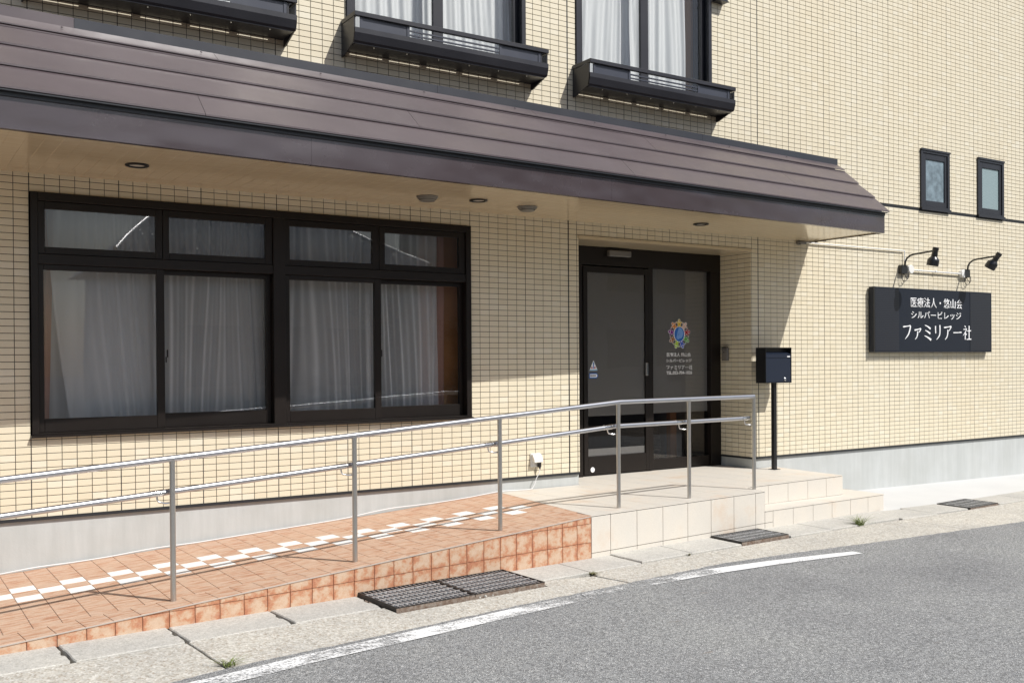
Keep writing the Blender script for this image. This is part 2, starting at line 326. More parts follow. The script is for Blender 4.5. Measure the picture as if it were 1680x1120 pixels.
def clip(poly, a, b_, c):
    """keep a*x+b*y<=c"""
    out = []
    for i in range(len(poly)):
        p, q = poly[i], poly[(i+1) % len(poly)]; dp = a*p[0]+b_*p[1]-c; dq = a*q[0]+b_*q[1]-c
        if dp <= 0: out.append(p)
        if (dp < 0 < dq) or (dq < 0 < dp):
            t = dp/(dp-dq); out.append((p[0]+(q[0]-p[0])*t, p[1]+(q[1]-p[1])*t))
    return out
def clip_convex(poly, reg):
    n_ = len(reg); ar = sum(reg[i][0]*reg[(i+1) % n_][1]-reg[(i+1) % n_][0]*reg[i][1] for i in range(n_))
    rg = reg if ar > 0 else reg[::-1]
    for i in range(n_):
        (x0, y0), (x1, y1) = rg[i], rg[(i+1) % n_]; a, b_ = (y1-y0), -(x1-x0)
        poly = clip(poly, a, b_, a*x0+b_*y0)
        if len(poly) < 3: return []
    return poly
def area(p): return abs(sum(p[i][0]*p[(i+1) % len(p)][1]-p[(i+1) % len(p)][0]*p[i][1] for i in range(len(p))))/2
def dedupe(p):
    o = []
    for q in p:
        if not o or abs(q[0]-o[-1][0])+abs(q[1]-o[-1][1]) > 1e-5: o.append(q)
    if len(o) > 1 and abs(o[0][0]-o[-1][0])+abs(o[0][1]-o[-1][1]) < 1e-5: o.pop()
    return o
# front line frame: s along it, o outwards (towards the street)
A = np.array([3.887, -1.597]); _t = np.array([6.077, -1.383])-A; T = _t/np.linalg.norm(_t); N = np.array([-T[1], T[0]])
def so(s, o): q = A+s*T-o*N; return (q[0], q[1])
def to_so(x, y): d = np.array([x, y])-A; return float(d@T), float(-(d@N))
def gz(s, o): return -.457-.0105*s-.02*o
def gxy(x, y): return gz(*to_so(x, y))
def sso(s, o, dz=0.): x, y = so(s, o); return (x, y, gz(s, o)+dz)

# ================================================================== SETTING: ground, road, gutter
def plane_pts(lst, dz): return [sso(s, o, dz) for s, o in lst]
q = [(-150, -60), (150, -60), (150, 150), (-150, 150)]
link('ground', mesh('ground', [(so(s, o)[0], so(s, o)[1], gz(max(-30, min(30, s)), min(30, max(-3, o)))-.12) for s, o in q], [(0, 1, 2, 3)], 'earth'), kind='structure')
EDGE = [(-30, 1.0), (-5, .99), (-3.66, .934), (-3.25, .885), (-2.36, .845), (-1.32, .785), (-.18, .757), (.68, .725), (1.49, .80), (2.69, .96), (4.75, 1.19), (8, 1.45), (30, 3.2)]
def edge_o(s):
    return float(np.interp(s, [e[0] for e in EDGE], [e[1] for e in EDGE]))
ss = list(np.concatenate([np.arange(-30, -5, 1.), np.arange(-5, 8, .03), np.arange(8, 31, 1.)]))
top = []; 
for s in ss:
    o = edge_o(s)+(noise.noise((s*9, 0, 0))*.012+noise.noise((s*35, 3, 0))*.008 if -5 < s < 8 else 0); top.append((s, o))
v = []; f = []
for i, (s, o) in enumerate(top):
    v += [sso(s, o, -.03), sso(s, o+.008, .004), sso(s, o+.6, .006), sso(s, 9, .004)]
    if i:
        k = 4*i
        for j in range(3): f.append((k-4+j, k+j, k+j+1, k-3+j))
link('road', mesh('road', v, f, 'asphalt'), kind='structure')
# worn edge line painted on the road
LW = [(-9, 1.03, 1.17), (-3.5, 1.01, 1.15), (-2.95, .945, 1.085), (-2.15, .895, 1.04), (-1.3, .845, .985), (-.2, .80, .93), (.4, .82, .96), (1.0, .895, 1.02), (1.76, 1.035, 1.14), (1.93, 1.075, 1.165)]
v = []; f = []
for i, (s, a_, b_) in enumerate(LW):
    v += [sso(s, a_, .0105), sso(s, b_, .0105)]
    if i: f.append((2*i-2, 2*i-1, 2*i+1, 2*i))
link('edge_line', mesh('edge_line', v, f, 'line'), kind='structure')
# gutter: bed (dark, under the joints) > kerb slabs, apron slabs
bed = MB(); bed.prism([sso(-8, -.05, -.06), sso(14, -.05, -.06), sso(14, 1.9, -.06), sso(-8, 1.2, -.06)], (0, 0, -.02))
gut = bed.obj('gutter', ['dark_gap'], kind='structure')
def rough_poly_slab(name, poly, th, mat, dz=0., bev=.006, chip=0.):
    """poly in (s,o); slab with chamfered, slightly chipped rim"""
    pts = []
    L = len(poly)
    for i in range(L):
        p, q = poly[i], poly[(i+1) % L]; d = math.dist(p, q); k = max(1, int(d/.04)) if chip else 1
        for j in range(k):
            t = j/k; x = p[0]+(q[0]-p[0])*t; y = p[1]+(q[1]-p[1])*t
            if chip and j: x += noise.noise((x*22, y*22, 1.3))*chip; y += noise.noise((x*22, y*22, 7.7))*chip
            pts.append((x, y))
    cx = sum(p[0] for p in pts)/len(pts); cy = sum(p[1] for p in pts)/len(pts)
    def ins(p, d):
        r = math.dist(p, (cx, cy)); return (cx+(p[0]-cx)*(1-d/r), cy+(p[1]-cy)*(1-d/r))
    n_ = len(pts); v = [sso(*ins(p, bev), dz) for p in pts]+[sso(*p, dz-bev) for p in pts]+[sso(*p, dz-th) for p in pts]
    f = [tuple(range(n_))]+[(i, i+n_, (i+1) % n_+n_, (i+1) % n_) for i in range(n_)]+[(i+n_, i+2*n_, (i+1) % n_+2*n_, (i+1) % n_+n_) for i in range(n_)]
    me = mesh(name, v, f, mat); bm = bmesh.new(); bm.from_mesh(me); bmesh.ops.recalc_face_normals(bm, faces=bm.faces)
    bm.to_mesh(me); bm.free(); return link(name, me, gut)
kj = [-5.13, -4.53, -3.927, -3.335, -2.705, -2.095]
for a_, b_ in zip(kj[:-1], kj[1:]): rough_poly_slab('kerb_slab', [(a_+.009, -.04), (b_-.008, -.04), (b_-.007, .10), (b_-.022, .12), (b_-.022, .19), (b_-.007, .21), (b_-.009, .29), (b_-.020, .335), (a_+.009, .335)], .06, 'kerb', .002+random.uniform(-.002, .002), .006, .006)
kj2 = [-.882, -.345, .20, .78, 1.415]
for a_, b_ in zip(kj2[:-1], kj2[1:]): rough_poly_slab('kerb_slab', [(a_+.004, -.04), (b_-.003, -.04), (b_-.003, .35), (a_+.004, .35)], .06, 'kerb', .010 if a_ > -.3 else 0.0, .006, .004)
kj3 = [2.085, 2.68, 3.26, 3.84]
for a_, b_ in zip(kj3[:-1], kj3[1:]): rough_poly_slab('kerb_slab', [(a_+.004, -.04), (b_-.003, -.04), (b_-.003, .385), (a_+.004, .36)], .06, 'kerb', .010, .006, .004)
kj4 = [3.84, 4.44, 5.065]
for a_, b_ in zip(kj4[:-1], kj4[1:]): rough_poly_slab('kerb_slab', [(a_+.004, .04 if a_ > 4 else -.04), (b_-.003, .10), (b_-.003, .47), (a_+.004, .42)], .06, 'kerb', .006, .006, .004)
kj5 = [5.71, 6.4, 7.0, 7.6, 8.2, 8.8]
for a_, b_ in zip(kj5[:-1], kj5[1:]): rough_poly_slab('kerb_slab', [(a_+.004, .13+.02*(a_-5.7)), (b_-.003, .13+.02*(b_-5.7)), (b_-.003, .50+.03*(b_-5.7)), (a_+.004, .50+.03*(a_-5.7))], .06, 'kerb', .004, .006, .004)
# apron slabs follow the kerb line on one side and run under the asphalt on the other
def kerb_o(s): return float(np.interp(s, [-8, -3.3, -2.7, -.9, -.3, .8, 2.1, 3.3, 4.0, 5.1, 9], [.338, .338, .338, .455, .355, .352, .368, .388, .43, .49, .62]))
aj = [-7.5, -3.342, -.335, 1.0, 3.85, 5.9, 9.5]
for i, (a_, b_) in enumerate(zip(aj[:-1], aj[1:])):
    gp = .009 if i in (0, 1) else .004; ga = .012 if i == 1 else (.012 if i == 2 else .003)
    if i == 0: ga = .003
    pl = [(a_+ga*.5, 1.75 if b_ > 3 else 1.15)]+[(s, kerb_o(s)+.004) for s in np.linspace(a_+ga*.5, b_-gp*.5, 9)]+[(b_-gp*.5, 1.75 if b_ > 3 else 1.15)]
    hz = -.004 if i != 1 else -.002
    if i == 1:   # notch for the raised grate
        pl = [(a_+.006, 1.15)]+[(a_+.006, .34), (-2.71, .34), (-2.10, .34), (-2.10, .50), (-.875, .50), (-.875, .34), (b_-.075, .46), (b_+.035, 1.0), (b_+.06, 1.15)]
    if i == 2: pl = [(a_+.092, 1.15), (a_+.062, 1.0), (a_-.045, .46), (a_-.012, .40), (a_-.004, .362)]+[(s, kerb_o(s)+.004) for s in np.linspace(a_+.05, b_-.003, 7)]+[(b_-.003, 1.15)]
    rough_poly_slab('apron_slab', pl, .05, 'apron', hz, .004, .004 if i < 3 else 0.)
for (s0, s1, o0, o1, dz) in ((-2.2, -.8, -.03, .52, -.052),): pass
# weeds in the joints
def tuft(cx, cy, n_, h, spread, mat, label, nm='grass_tuft', lean=.6):
    z = gxy(cx, cy); mb = MB(); rg = random.Random(int(cx*1000))
    for i in range(n_):
        a_ = rg.uniform(0, 6.28); L = h*rg.uniform(.5, 1.1); sp = spread*rg.uniform(.2, 1); bx = cx+rg.uniform(-1, 1)*spread*.25; by = cy+rg.uniform(-1, 1)*spread*.2
        w_ = rg.uniform(.002, .0035); pr = None; d = np.array([math.cos(a_), math.sin(a_)]); pd = np.array([-d[1], d[0]])
        pts = []
        for j in range(5):
            t = j/4; r = sp*t**1.4; zc = z+L*(t-.42*lean*t*t); c = np.array([bx, by])+d*r; ww = w_*(1-t**1.5)+.0003
            pts.append((c[0]-pd[0]*ww, c[1]-pd[1]*ww, zc)); pts.append((c[0]+pd[0]*ww, c[1]+pd[1]*ww, zc+.0005))
        mb.add(pts, [(2*j, 2*j+1, 2*j+3, 2*j+2) for j in range(4)])
    return mb.obj(nm, [mat], label=label, category='weed')
x, y = so(3.15, .37); tuft(x, y, 70, .12, .16, 'grass', 'bright green grass tuft growing from the kerb joint below the ivory step')
x, y = so(-3.32, .86); tuft(x, y, 40, .055, .11, 'grass', 'low green weed at the end of the dark joint, nearest the camera')
x, y = so(-.40, .43); tuft(x, y, 90, .025, .07, 'moss', 'dry brownish moss clump in the wide crack by the corner of the ramp', 'moss_clump')
x, y = so(.72, .375); tuft(x, y, 22, .025, .03, 'moss', 'tiny dry weed on the kerb edge left of the small grate', 'weed_sprig')
# right hand concrete pad beside the wall
pad = [(8.02, .15), (40, .15), (40, -.4), (14.5, -.86), (10.937, -1.06), (8.952, -1.20), (8.0, -1.225)]
mb = MB(); mb.prism([(x, y, gxy(x, min(y, -1.0)) + (.0 if y < -.5 else .004)) for x, y in pad], (0, 0, -.06)); mb.obj('concrete_pad', ['pad'], kind='structure')

# ================================================================== BUILDING
PX, PZ = .10111, .05055
bld = thing('building', 'cream tiled care-home building with brown metal canopy over the ground floor', 'building', (4.0, 0, -.5))
OPEN = [(.101, 3.741, .575, 2.325), (4.978, 7.369, -.5, 2.315), (.12, 1.94, 3.72, 5.72), (2.54, 4.362, 3.72, 5.72), (4.955, 6.775, 3.72, 5.72), (10.445, 11.062, 3.005, 3.78), (11.70, 12.32, 3.005, 3.80)]
X0, X1, Z1 = -2.93, 20.2, 7.4
def cells(u0, u1, zs, off=0.0):
    out = []
    k0 = math.floor((u0-off)/PX); k1 = math.ceil((u1-off)/PX)
    for k in range(k0, k1):
        a_ = off+k*PX; b_ = a_+PX
        ga = .0034 if k % 6 == 1 else .0022; gb = .0034 if (k+1) % 6 == 1 else .0022
        if k == 48: ga = .007
        if k+1 == 48: gb = .007
        if k == 74: ga = .006
        if k+1 == 74: gb = .006
        for z in zs: out.append((k, max(a_, u0)+ga, min(b_, u1)-gb, z+.0023, z+PZ-.0023))
    return out
zs = [i*PZ for i in range(0, 59)]+[3.020+i*PZ for i in range(0, 87)]
def subtract(c):
    rs = [c]
    for (ox0, ox1, oz0, oz1) in OPEN:
        nr = []
        for (k, a_, b_, z0, z1) in rs:
            if b_ <= ox0 or a_ >= ox1 or z1 <= oz0 or z0 >= oz1: nr.append((k, a_, b_, z0, z1)); continue
            if a_ < ox0: nr.append((k, a_, ox0-.001, z0, z1))
            if b_ > ox1: nr.append((k, ox1+.001, b_, z0, z1))
            if z0 < oz0: nr.append((k, max(a_, ox0), min(b_, ox1), z0, oz0-.001))
            if z1 > oz1: nr.append((k, max(a_, ox0), min(b_, ox1), oz1+.001, z1))
        rs = nr
    return [r_ for r_ in rs if r_[2]-r_[1] > .006 and r_[4]-r_[3] > .006]
allc = []
for c in cells(X0, X1, zs): allc += subtract(c)
def proj(x, y, z):
    d = np.array([x, y, z])-CAM; zc = d@F; return 840+1614.864*(d@R2)/zc, 600.018-1614.864*(d@U2)/zc, zc
cand = []
for i, (k, a_, b_, z0, z1) in enumerate(allc):
    if not (-.35 < (a_+b_)/2 < 4.0) or not (-.01 < z0 < 2.42): continue
    if b_-a_ < .085 or z1-z0 < .04: continue
    u, vv, d = proj((a_+b_)/2, 0, (z0+z1)/2)
    if 2 < u < 1680 and 0 < vv < 1120: cand.append((d, i))
cand.sort(); single = set(i for d, i in cand[:300])
def tile_geo(a_, b_, z0, z1, y0=0., dep=.007, ch=.0012):
    v = [(a_, y0+dep, z0), (b_, y0+dep, z0), (b_, y0+dep, z1), (a_, y0+dep, z1), (a_+ch, y0, z0+ch), (b_-ch, y0, z0+ch), (b_-ch, y0, z1-ch), (a_+ch, y0, z1-ch)]
    v2 = [(a_, y0+ch, z0), (b_, y0+ch, z0), (b_, y0+ch, z1), (a_, y0+ch, z1)]
    return v+v2, [(4, 5, 6, 7), (8, 9, 5, 4), (9, 10, 6, 5), (10, 11, 7, 6), (11, 8, 4, 7), (0, 1, 9, 8), (1, 2, 10, 9), (2, 3, 11, 10), (3, 0, 8, 11)]
def rt(i): return (random.random()**.9)
cache = {}
V = []; Fc = []; Rn = []
for i, (k, a_, b_, z0, z1) in enumerate(allc):
    r_ = rt(i); wob = random.uniform(-.0006, .0006)
    if i in single:
        q = round(r_*5)/5; key = (round(b_-a_, 4), round(z1-z0, 4), q)
        if key not in cache:
            v, f = tile_geo(0, b_-a_, 0, z1-z0); cache[key] = mesh('tile', v, f, 'tile', rnd=q)
        link('tile', cache[key], bld, (a_, wob, z0)); continue
    v, f = tile_geo(a_, b_, z0, z1, wob); n0 = len(V); V += v; Fc += [tuple(j+n0 for j in q) for q in f]; Rn += [r_]*len(f)
link('tile_field', mesh('tile_field', V, Fc, 'tile', rnd=Rn), bld, kind='stuff')
# returns of the entrance recess
def recess(xp, sgn, name):
    V = []; Fc = []; Rn = []
    for j in range(5):
        u0 = j*PX+.0026+(.001 if j == 0 else 0); u1 = min((j+1)*PX-.0026, .475)
        for z in [i*PZ for i in range(46)]:
            z0, z1 = z+.0026, min(z+PZ-.0026, 2.314)
            if z1-z0 < .006: continue
            v, f = tile_geo(u0, u1, z0, z1); v = [(xp-sgn*y, x, zz) for x, y, zz in v] if sgn < 0 else [(xp-y, x, zz) for x, y, zz in v]
            n0 = len(V); V += v; Fc += [tuple(q+n0 for q in g) for g in f]; Rn += [random.random()]*len(f)
    return link(name, mesh(name, V, Fc, 'tile', rnd=Rn), bld, kind='stuff')
recess(7.369, -1, 'recess_tiles')
recess(4.978, 1, 'recess_tiles')
# wall core with openings (mortar colour behind the tiles)
mb = MB(); CO = [o if i != 1 else (4.970, 7.378, o[2], 2.318) for i, o in enumerate(OPEN)]
xs = sorted({X0, X1}|{o[0] for o in CO}|{o[1] for o in CO}); zz_ = sorted({-.02, 2.46, 3.0, Z1, 3.02}|{max(-.02, o[2]) for o in CO}|{o[3] for o in CO})
for i in range(len(xs)-1):
    for j in range(len(zz_)-1):
        cx, cz = (xs[i]+xs[i+1])/2, (zz_[j]+zz_[j+1])/2
        if any(o[0] < cx < o[1] and o[2] < cz < o[3] for o in CO): continue
        mb.box(xs[i], xs[i+1], .0045, .24, zz_[j], zz_[j+1], 1 if 3.0 < cz < 3.02 else 0)
mb.box(7.378, 7.62, .24, .62, -.02, 2.4); mb.box(4.72, 4.970, .24, .62, -.02, 2.4); mb.obj('wall_core', ['joint', 'sealant'], bld)
mb = MB()
for xk in (48*PX, 74*PX): mb.box(xk-.0055, xk+.0055, .0015, .0046, 0, 2.46)
mb.box(8.4, X1, .002, .0046, 2.994, 3.018); mb.obj('sealant_joint', ['sealant'], bld)
# rendered base and its dark flashing
mb = MB(); mb.box(X0, 4.968, .010, .24, -.75, -.0195); mb.box(7.379, X1, .010, .24, -.75, -.0195); mb.box(7.379, 7.6, .24, .60, -.75, -.0195); mb.obj('base_course', ['base'], bld)
mb = MB(); mb.box(X0, 4.965, -.012, .02, -.0185, -.0005); mb.box(7.372, X1, -.012, .02, -.0185, -.0005); mb.box(7.358, 7.385, .0205, .47, -.0185, -.0005); mb.obj('base_flashing', ['drip'], bld)
# recess ceiling
mb = MB(); mb.box(4.978, 7.366, -.006, .62, 2.292, 2.314); mb.box(4.965, 7.372, -.012, -.0065, 2.287, 2.3185); mb.obj('recess_ceiling', ['soffit'], bld)

# ---- canopy
def cy_(x, d): return -.8065+.05*x+d           # line of the cap shifted by d
XL, XR = -2.9, 8.33
prof = [(-.628, 2.445), (-.628, 2.655)]
def strip(mb, d0, z0, d1, z1, d2, z2, d3, z3, xa=XL, xb=XR, m=0):
    P = [(d0, z0), (d1, z1), (d2, z2), (d3, z3)]
    mb.add([(xa, cy_(xa, d), z) for d, z in P]+[(xb, cy_(xb, d), z) for d, z in P], [(0, 1, 2, 3)[::-1], (4, 5, 6, 7), (0, 1, 5, 4), (1, 2, 6, 5), (2, 3, 7, 6), (3, 0, 4, 7)], m)
mb = MB(); P = [(-.600, 2.462), (-.600, 2.645), (-.02, 3.235), (-.02, 3.20)]
# body fills the wedge under the roof up to the wall
v = []
for x in (XL+.01, XR-.02): v += [(x, cy_(x, -.60), 2.470), (x, cy_(x, -.60), 2.640), (x, cy_(x, -.01), 3.215), (x, -.001, 3.10), (x, -.001, 2.470)]
mb.add(v, [(0, 1, 2, 3, 4), (9, 8, 7, 6, 5), (0, 5, 6, 1), (1, 6, 7, 2), (2, 7, 8, 3), (3, 8, 9, 4), (4, 9, 5, 0)])
can = mb.obj('canopy', ['drip'], bld)
fj = [XL, -.6, 1.69, 4.42, 7.25, XR]
for a_, b_ in zip(fj[:-1], fj[1:]):
    mb = MB(); strip(mb, -.628, 2.445, -.628, 2.648, -.612, 2.648, -.612, 2.445, a_+.0006, b_-.0006); mb.obj('fascia_board', ['fascia'], can)
mb = MB(); strip(mb, -.612, 2.445, -.612, 2.461, -.585, 2.461, -.585, 2.445); mb.prism([(XR-.004, cy_(XR, -.627), 2.4455), (XR-.004, cy_(XR, -.627), 2.653), (XR-.004, cy_(XR, -.09), 3.175), (XR-.004, cy_(XR, -.0), 3.225), (XR-.004, -.002, 3.10), (XR-.004, -.002, 2.4455)], (.012, 0, 0))
mb.obj('end_board', ['fascia'], can)
mb = MB(); strip(mb, -.640, 2.630, -.640, 2.655, -.629, 2.655, -.629, 2.630); strip(mb, -.668, 2.655, -.668, 2.664, -.61, 2.664, -.61, 2.655, XL, XR+.01); mb.obj('drip_edge', ['drip'], can)
rows = [(-.672, 2.668, -.475, 2.850), (-.495, 2.846, -.272, 3.030), (-.292, 3.026, -.095, 3.200), (-.115, 3.200, -.008, 3.282)]
joints = [[.95, 4.65], [2.62, 7.03], [5.25], [1.2, 4.0, 6.3]]
# stepped roof sheets: each sheet is a tray with a folded front lip
for ri, (d0, z0, d1, z1) in enumerate(rows):
    xe = XR+.035-ri*.008
    js = [XL]+joints[ri]+[xe]
    for a_, b_ in zip(js[:-1], js[1:]):
        mb = MB(); a2 = a_+(.0015 if a_ > XL else 0); b2 = b_-(.0015 if b_ < xe else 0)
        lip = .012 if ri < 3 else .008
        strip(mb, d0, z0-lip+.012, d0, z0+.012, d1, z1+.004, d1, z1-.010, a2, b2)
        mb.obj('roof_panel', ['roof'], can)
mb = MB(); strip(mb, -.122, 3.184, -.122, 3.190, -.11, 3.198, -.11, 3.188, XL, XR+.005); mb.obj('seam_strip', ['roof'], can)
cj = [XL, .28, 3.05, 6.15, XR+.012]
for i, (a_, b_) in enumerate(zip(cj[:-1], cj[1:])):
    mb = MB(); strip(mb, -.012, 3.270, -.012, 3.350, .012, 3.350, .012, 3.27, a_+.001, b_-.001); mb.obj('ridge_cap', ['roof' if i == 0 else 'cap'], can)
mb = MB()
for x in (XL, XR): mb.v += [(x, cy_(x, .013), 3.33), (x, cy_(x, .013), 3.22), (x, -.002, 3.10), (x, -.002, 3.13)]
mb.f += [(0, 1, 2, 3), (7, 6, 5, 4), (0, 4, 5, 1), (1, 5, 6, 2), (2, 6, 7, 3), (3, 7, 4, 0)]; mb.m += [0]*6; mb.obj('back_flashing', ['roof'], can)
# screws on the top course
mb = MB()
for x in np.arange(-1.6, 8.1, .9): mb.lathe((x, cy_(x, -.055), 3.262), [(.008, 0), (.007, .004), (.0, .005)], (0, -.7, .7), 8)
mb.obj('screw_heads', ['roof'], can, True, kind='stuff')
# soffit boards (one each, running from wall to fascia)
k = 0; x = XL+.03
while x < XR-.02:
    xb = min(x+.1005, XR-.004)
    mb = MB(); g_ = .0020
    mb.add([(x+g_, cy_(x, -.611), 2.456), (xb-g_, cy_(xb, -.611), 2.456), (xb-g_, -.0005, 2.456), (x+g_, -.0005, 2.456), (x, cy_(x, -.611), 2.4572), (xb, cy_(xb, -.611), 2.4572), (xb, -.0005, 2.4572), (x, -.0005, 2.4572), (x, cy_(x, -.611), 2.468), (xb, cy_(xb, -.611), 2.468), (xb, -.0005, 2.468), (x, -.0005, 2.468)],
           [(0, 1, 2, 3), (0, 4, 5, 1), (1, 5, 6, 2), (2, 6, 7, 3), (3, 7, 4, 0), (4, 8, 9, 5), (5, 9, 10, 6), (6, 10, 11, 7), (7, 11, 8, 4), (8, 11, 10, 9)])
    mb.obj('soffit_board', ['soffit'], can); x = xb

# ---- windows
def rect_frame(mb, x0, x1, z0, z1, wl, wr, wb, wt, y0, y1, m=0, bev=.002):
    mb.box(x0, x0+wl, y0, y1, z0, z1, m, bev); mb.box(x1-wr, x1, y0, y1, z0, z1, m, bev)
    mb.box(x0+wl+.0002, x1-wr-.0002, y0+.0006, y1-.0006, z0, z0+wb, m, bev); mb.box(x0+wl+.0002, x1-wr-.0002, y0+.0006, y1-.0006, z1-wt, z1, m, bev)
def sash(parent, x0, x1, z0, z1, g, y, mat='alu', glass='glass', name='sash'):
    gx0, gx1, gz0, gz1 = g; mb = MB(); rect_frame(mb, x0, x1, z0, z1, gx0-x0, x1-gx1, gz0-z0, z1-gz1, y, y+.032)
    mb.obj(name, [mat], parent)
    mb = MB(); mb.box(gx0-.004, gx1+.004, y+.014, y+.019, gz0-.004, gz1+.004); mb.obj('glass_pane', [glass], parent)
mb = MB(); rect_frame(mb, .107, 3.740, .590, 2.325, .048, .051, .012, .06, -.022, .13)
mb.box(1.884, 1.984, -.020, .13, .602, 2.2648, 0, .002); mb.box(.1552, 1.8838, -.012, .13, 1.812, 1.884, 0, .002); mb.box(1.9842, 3.6888, -.012, .13, 1.812, 1.884, 0, .002)
mb.prism([(.100, -.045, .571), (.100, -.045, .584), (.100, -.02, .5895), (.100, .10, .5895), (.100, .10, .571)], (3.648, 0, 0))
win = mb.obj('window', ['alu'], bld, label='wide dark-framed window with four sliding panes and four transom lights')
for x0, x1, g in ((.157, 1.020, (.203, .970, 1.937, 2.210)), (1.024, 1.882, (1.070, 1.825, 1.937, 2.211)), (1.986, 2.830, (2.030, 2.767, 1.937, 2.211)), (2.834, 3.687, (2.887, 3.625, 1.940, 2.211))): sash(win, x0, x1, 1.887, 2.263, g, .0, name='transom_sash')
for x0, x1, g, y in ((.157, 1.032, (.192, .974, .702, 1.772), .005), (.990, 1.882, (1.034, 1.840, .712, 1.773), .050), (1.986, 2.848, (2.027, 2.788, .698, 1.772), .005), (2.806, 3.687, (2.850, 3.656, .705, 1.772), .050)):
    sash(win, x0, x1, .6035, 1.8105, g, y)
mb = MB(); mb.box(1.055, 1.066, .036, .049, 1.14, 1.20, 0, .003); mb.box(1.046, 1.056, .04, .049, 1.10, 1.145, 0, .003); mb.obj('window_lock', ['black'], win)
mb = MB(); mb.box(2.862, 2.874, .036, .049, 1.14, 1.20, 0, .003); mb.obj('window_lock', ['black'], win)
# upper windows
for (x0, x1), lb in (((.12, 1.94), 'upper window above the far left flower box'), ((2.54, 4.36), 'upper window with white lace curtain, middle one'), ((4.955, 6.773), 'upper window nearest the entrance with white pleated curtain')):
    mb = MB(); rect_frame(mb, x0, x1, 3.725, 5.715, .045, .045, .05, .05, -.018, .13); wu = mb.obj('window', ['alu_grey'], bld, label=lb); xm = (x0+x1)/2
    sash(wu, x0+.047, xm+.03, 3.777, 5.663, (x0+.088, xm-.072, 3.84, 5.61), .005, 'alu_grey'); sash(wu, xm-.03, x1-.047, 3.777, 5.663, (xm+.006, x1-.098, 3.84, 5.61), .050, 'alu_grey')
for x0, x1, zt, gm, lb in ((10.445, 11.062, 3.782, 'frost', 'small dark-framed window with misty glass'), (11.700, 12.320, 3.798, 'wired', 'small dark-framed window with wired glass')):
    mb = MB(); rect_frame(mb, x0, x1, 3.004, zt, .045, .05, .05, .05, -.020, .12); mb.box(x0-.006, x1+.006, -.035, -.0205, 2.996, 3.03); mb.box(x0-.003, x1+.003, -.030, -.0205, zt-.02, zt+.004)
    wu = mb.obj('window', ['alu_grey'], bld, label=lb); sash(wu, x0+.047, x1-.052, 3.056, zt-.052, (x0+.115, x1-.10, 3.125, zt-.125), -.008, 'alu_grey', gm)
# rooms behind the glass
def room(x0, x1, y0, y1, z0, z1, mat, name, fl='floor'):
    mb = MB(); t = .05
    mb.box(x0-t, x1+t, y1, y1+t, z0, z1); mb.box(x0-t, x0, y0, y1, z0, z1); mb.box(x1, x1+t, y0, y1, z0, z1)
    mb.box(x0-t, x1+t, y0, y1+t, z1, z1+t); mb.box(x0-t, x1+t, y0, y1+t, z0-t, z0, 1); return mb.obj(name, [mat, fl], bld)
room(-.4, 4.2, .241, 3.6, -.1, 2.6, 'room', 'room_shell'); room(-.2, 7.2, .241, 3.2, 3.2, 6.1, 'room', 'room_shell')
room(4.99, 7.36, .60, 3.4, -.124, 2.35, 'room_dark', 'vestibule_shell', 'room_dark')
# ---- entrance door
mb = MB(); Y = .47
mb.box(4.980, 7.366, Y, Y+.12, 2.100, 2.2915, 0, .002)           # header
mb.box(4.980, 5.375, Y, Y+.12, -.123, 2.0995, 0, .002); mb.box(7.215, 7.366, Y+.002, Y+.12, -.123, 2.0995, 0, .002)
mb.box(5.377, 7.213, Y+.05, Y+.12, -.1235, -.112); mb.box(6.285, 6.352, Y+.01, Y+.10, -.112, 2.0995, 0, .002)
mb.box(6.3525, 7.2145, Y+.03, Y+.09, -.112, .0, 0, .002)
door = mb.obj('entrance_door', ['alu'], bld, label='dark automatic glass sliding door with fixed side light')
mb = MB(); rect_frame(mb, 5.398, 6.292, -.108, 2.085, .054, .048, .190, .065, Y+.012, Y+.045); mb.obj('door_leaf', ['alu'], door)
mb = MB(); mb.box(5.448, 6.248, Y+.026, Y+.032, .078, 2.024); mb.obj('glass_pane', ['glass_dark'], door)
mb = MB(); mb.box(6.3525, 7.2145, Y+.06, Y+.066, .001, 2.0995); mb.obj('glass_pane', ['glass_dark'], door)
mb = MB(); mb.box(5.449, 6.247, Y+.0335, Y+.0345, .505, 2.02); mb.box(5.449, 6.247, Y+.0335, Y+.0345, .085, .16); mb.obj('frosted_film', ['film'], door)
mb = MB(); mb.box(6.3535, 7.2135, Y+.0675, Y+.0685, .505, 2.098); mb.obj('frosted_film', ['film'], door)
mb = MB(); mb.box(5.70, 6.0, Y-.055, Y-.001, 2.196, 2.258, 0, .008); mb.lathe((5.97, Y-.056, 2.207), [(0, 0), (.006, 0), (.006, -.001), (0, -.001)], (0, 1, 0), 8, 1); mb.obj('door_sensor', ['grey', 'chrome'], door)
mb = MB(); mb.box(6.235, 6.262, Y-.016, Y+.0118, .925, 1.065, 0, .004); mb.obj('door_handle', ['chrome'], door)
mb = MB(); mb.lathe((5.505, Y+.0115, -.057), [(0, -.003), (.026, -.003), (.028, 0)], (0, 1, 0), 20); mb.obj('round_badge', ['letter'], door)
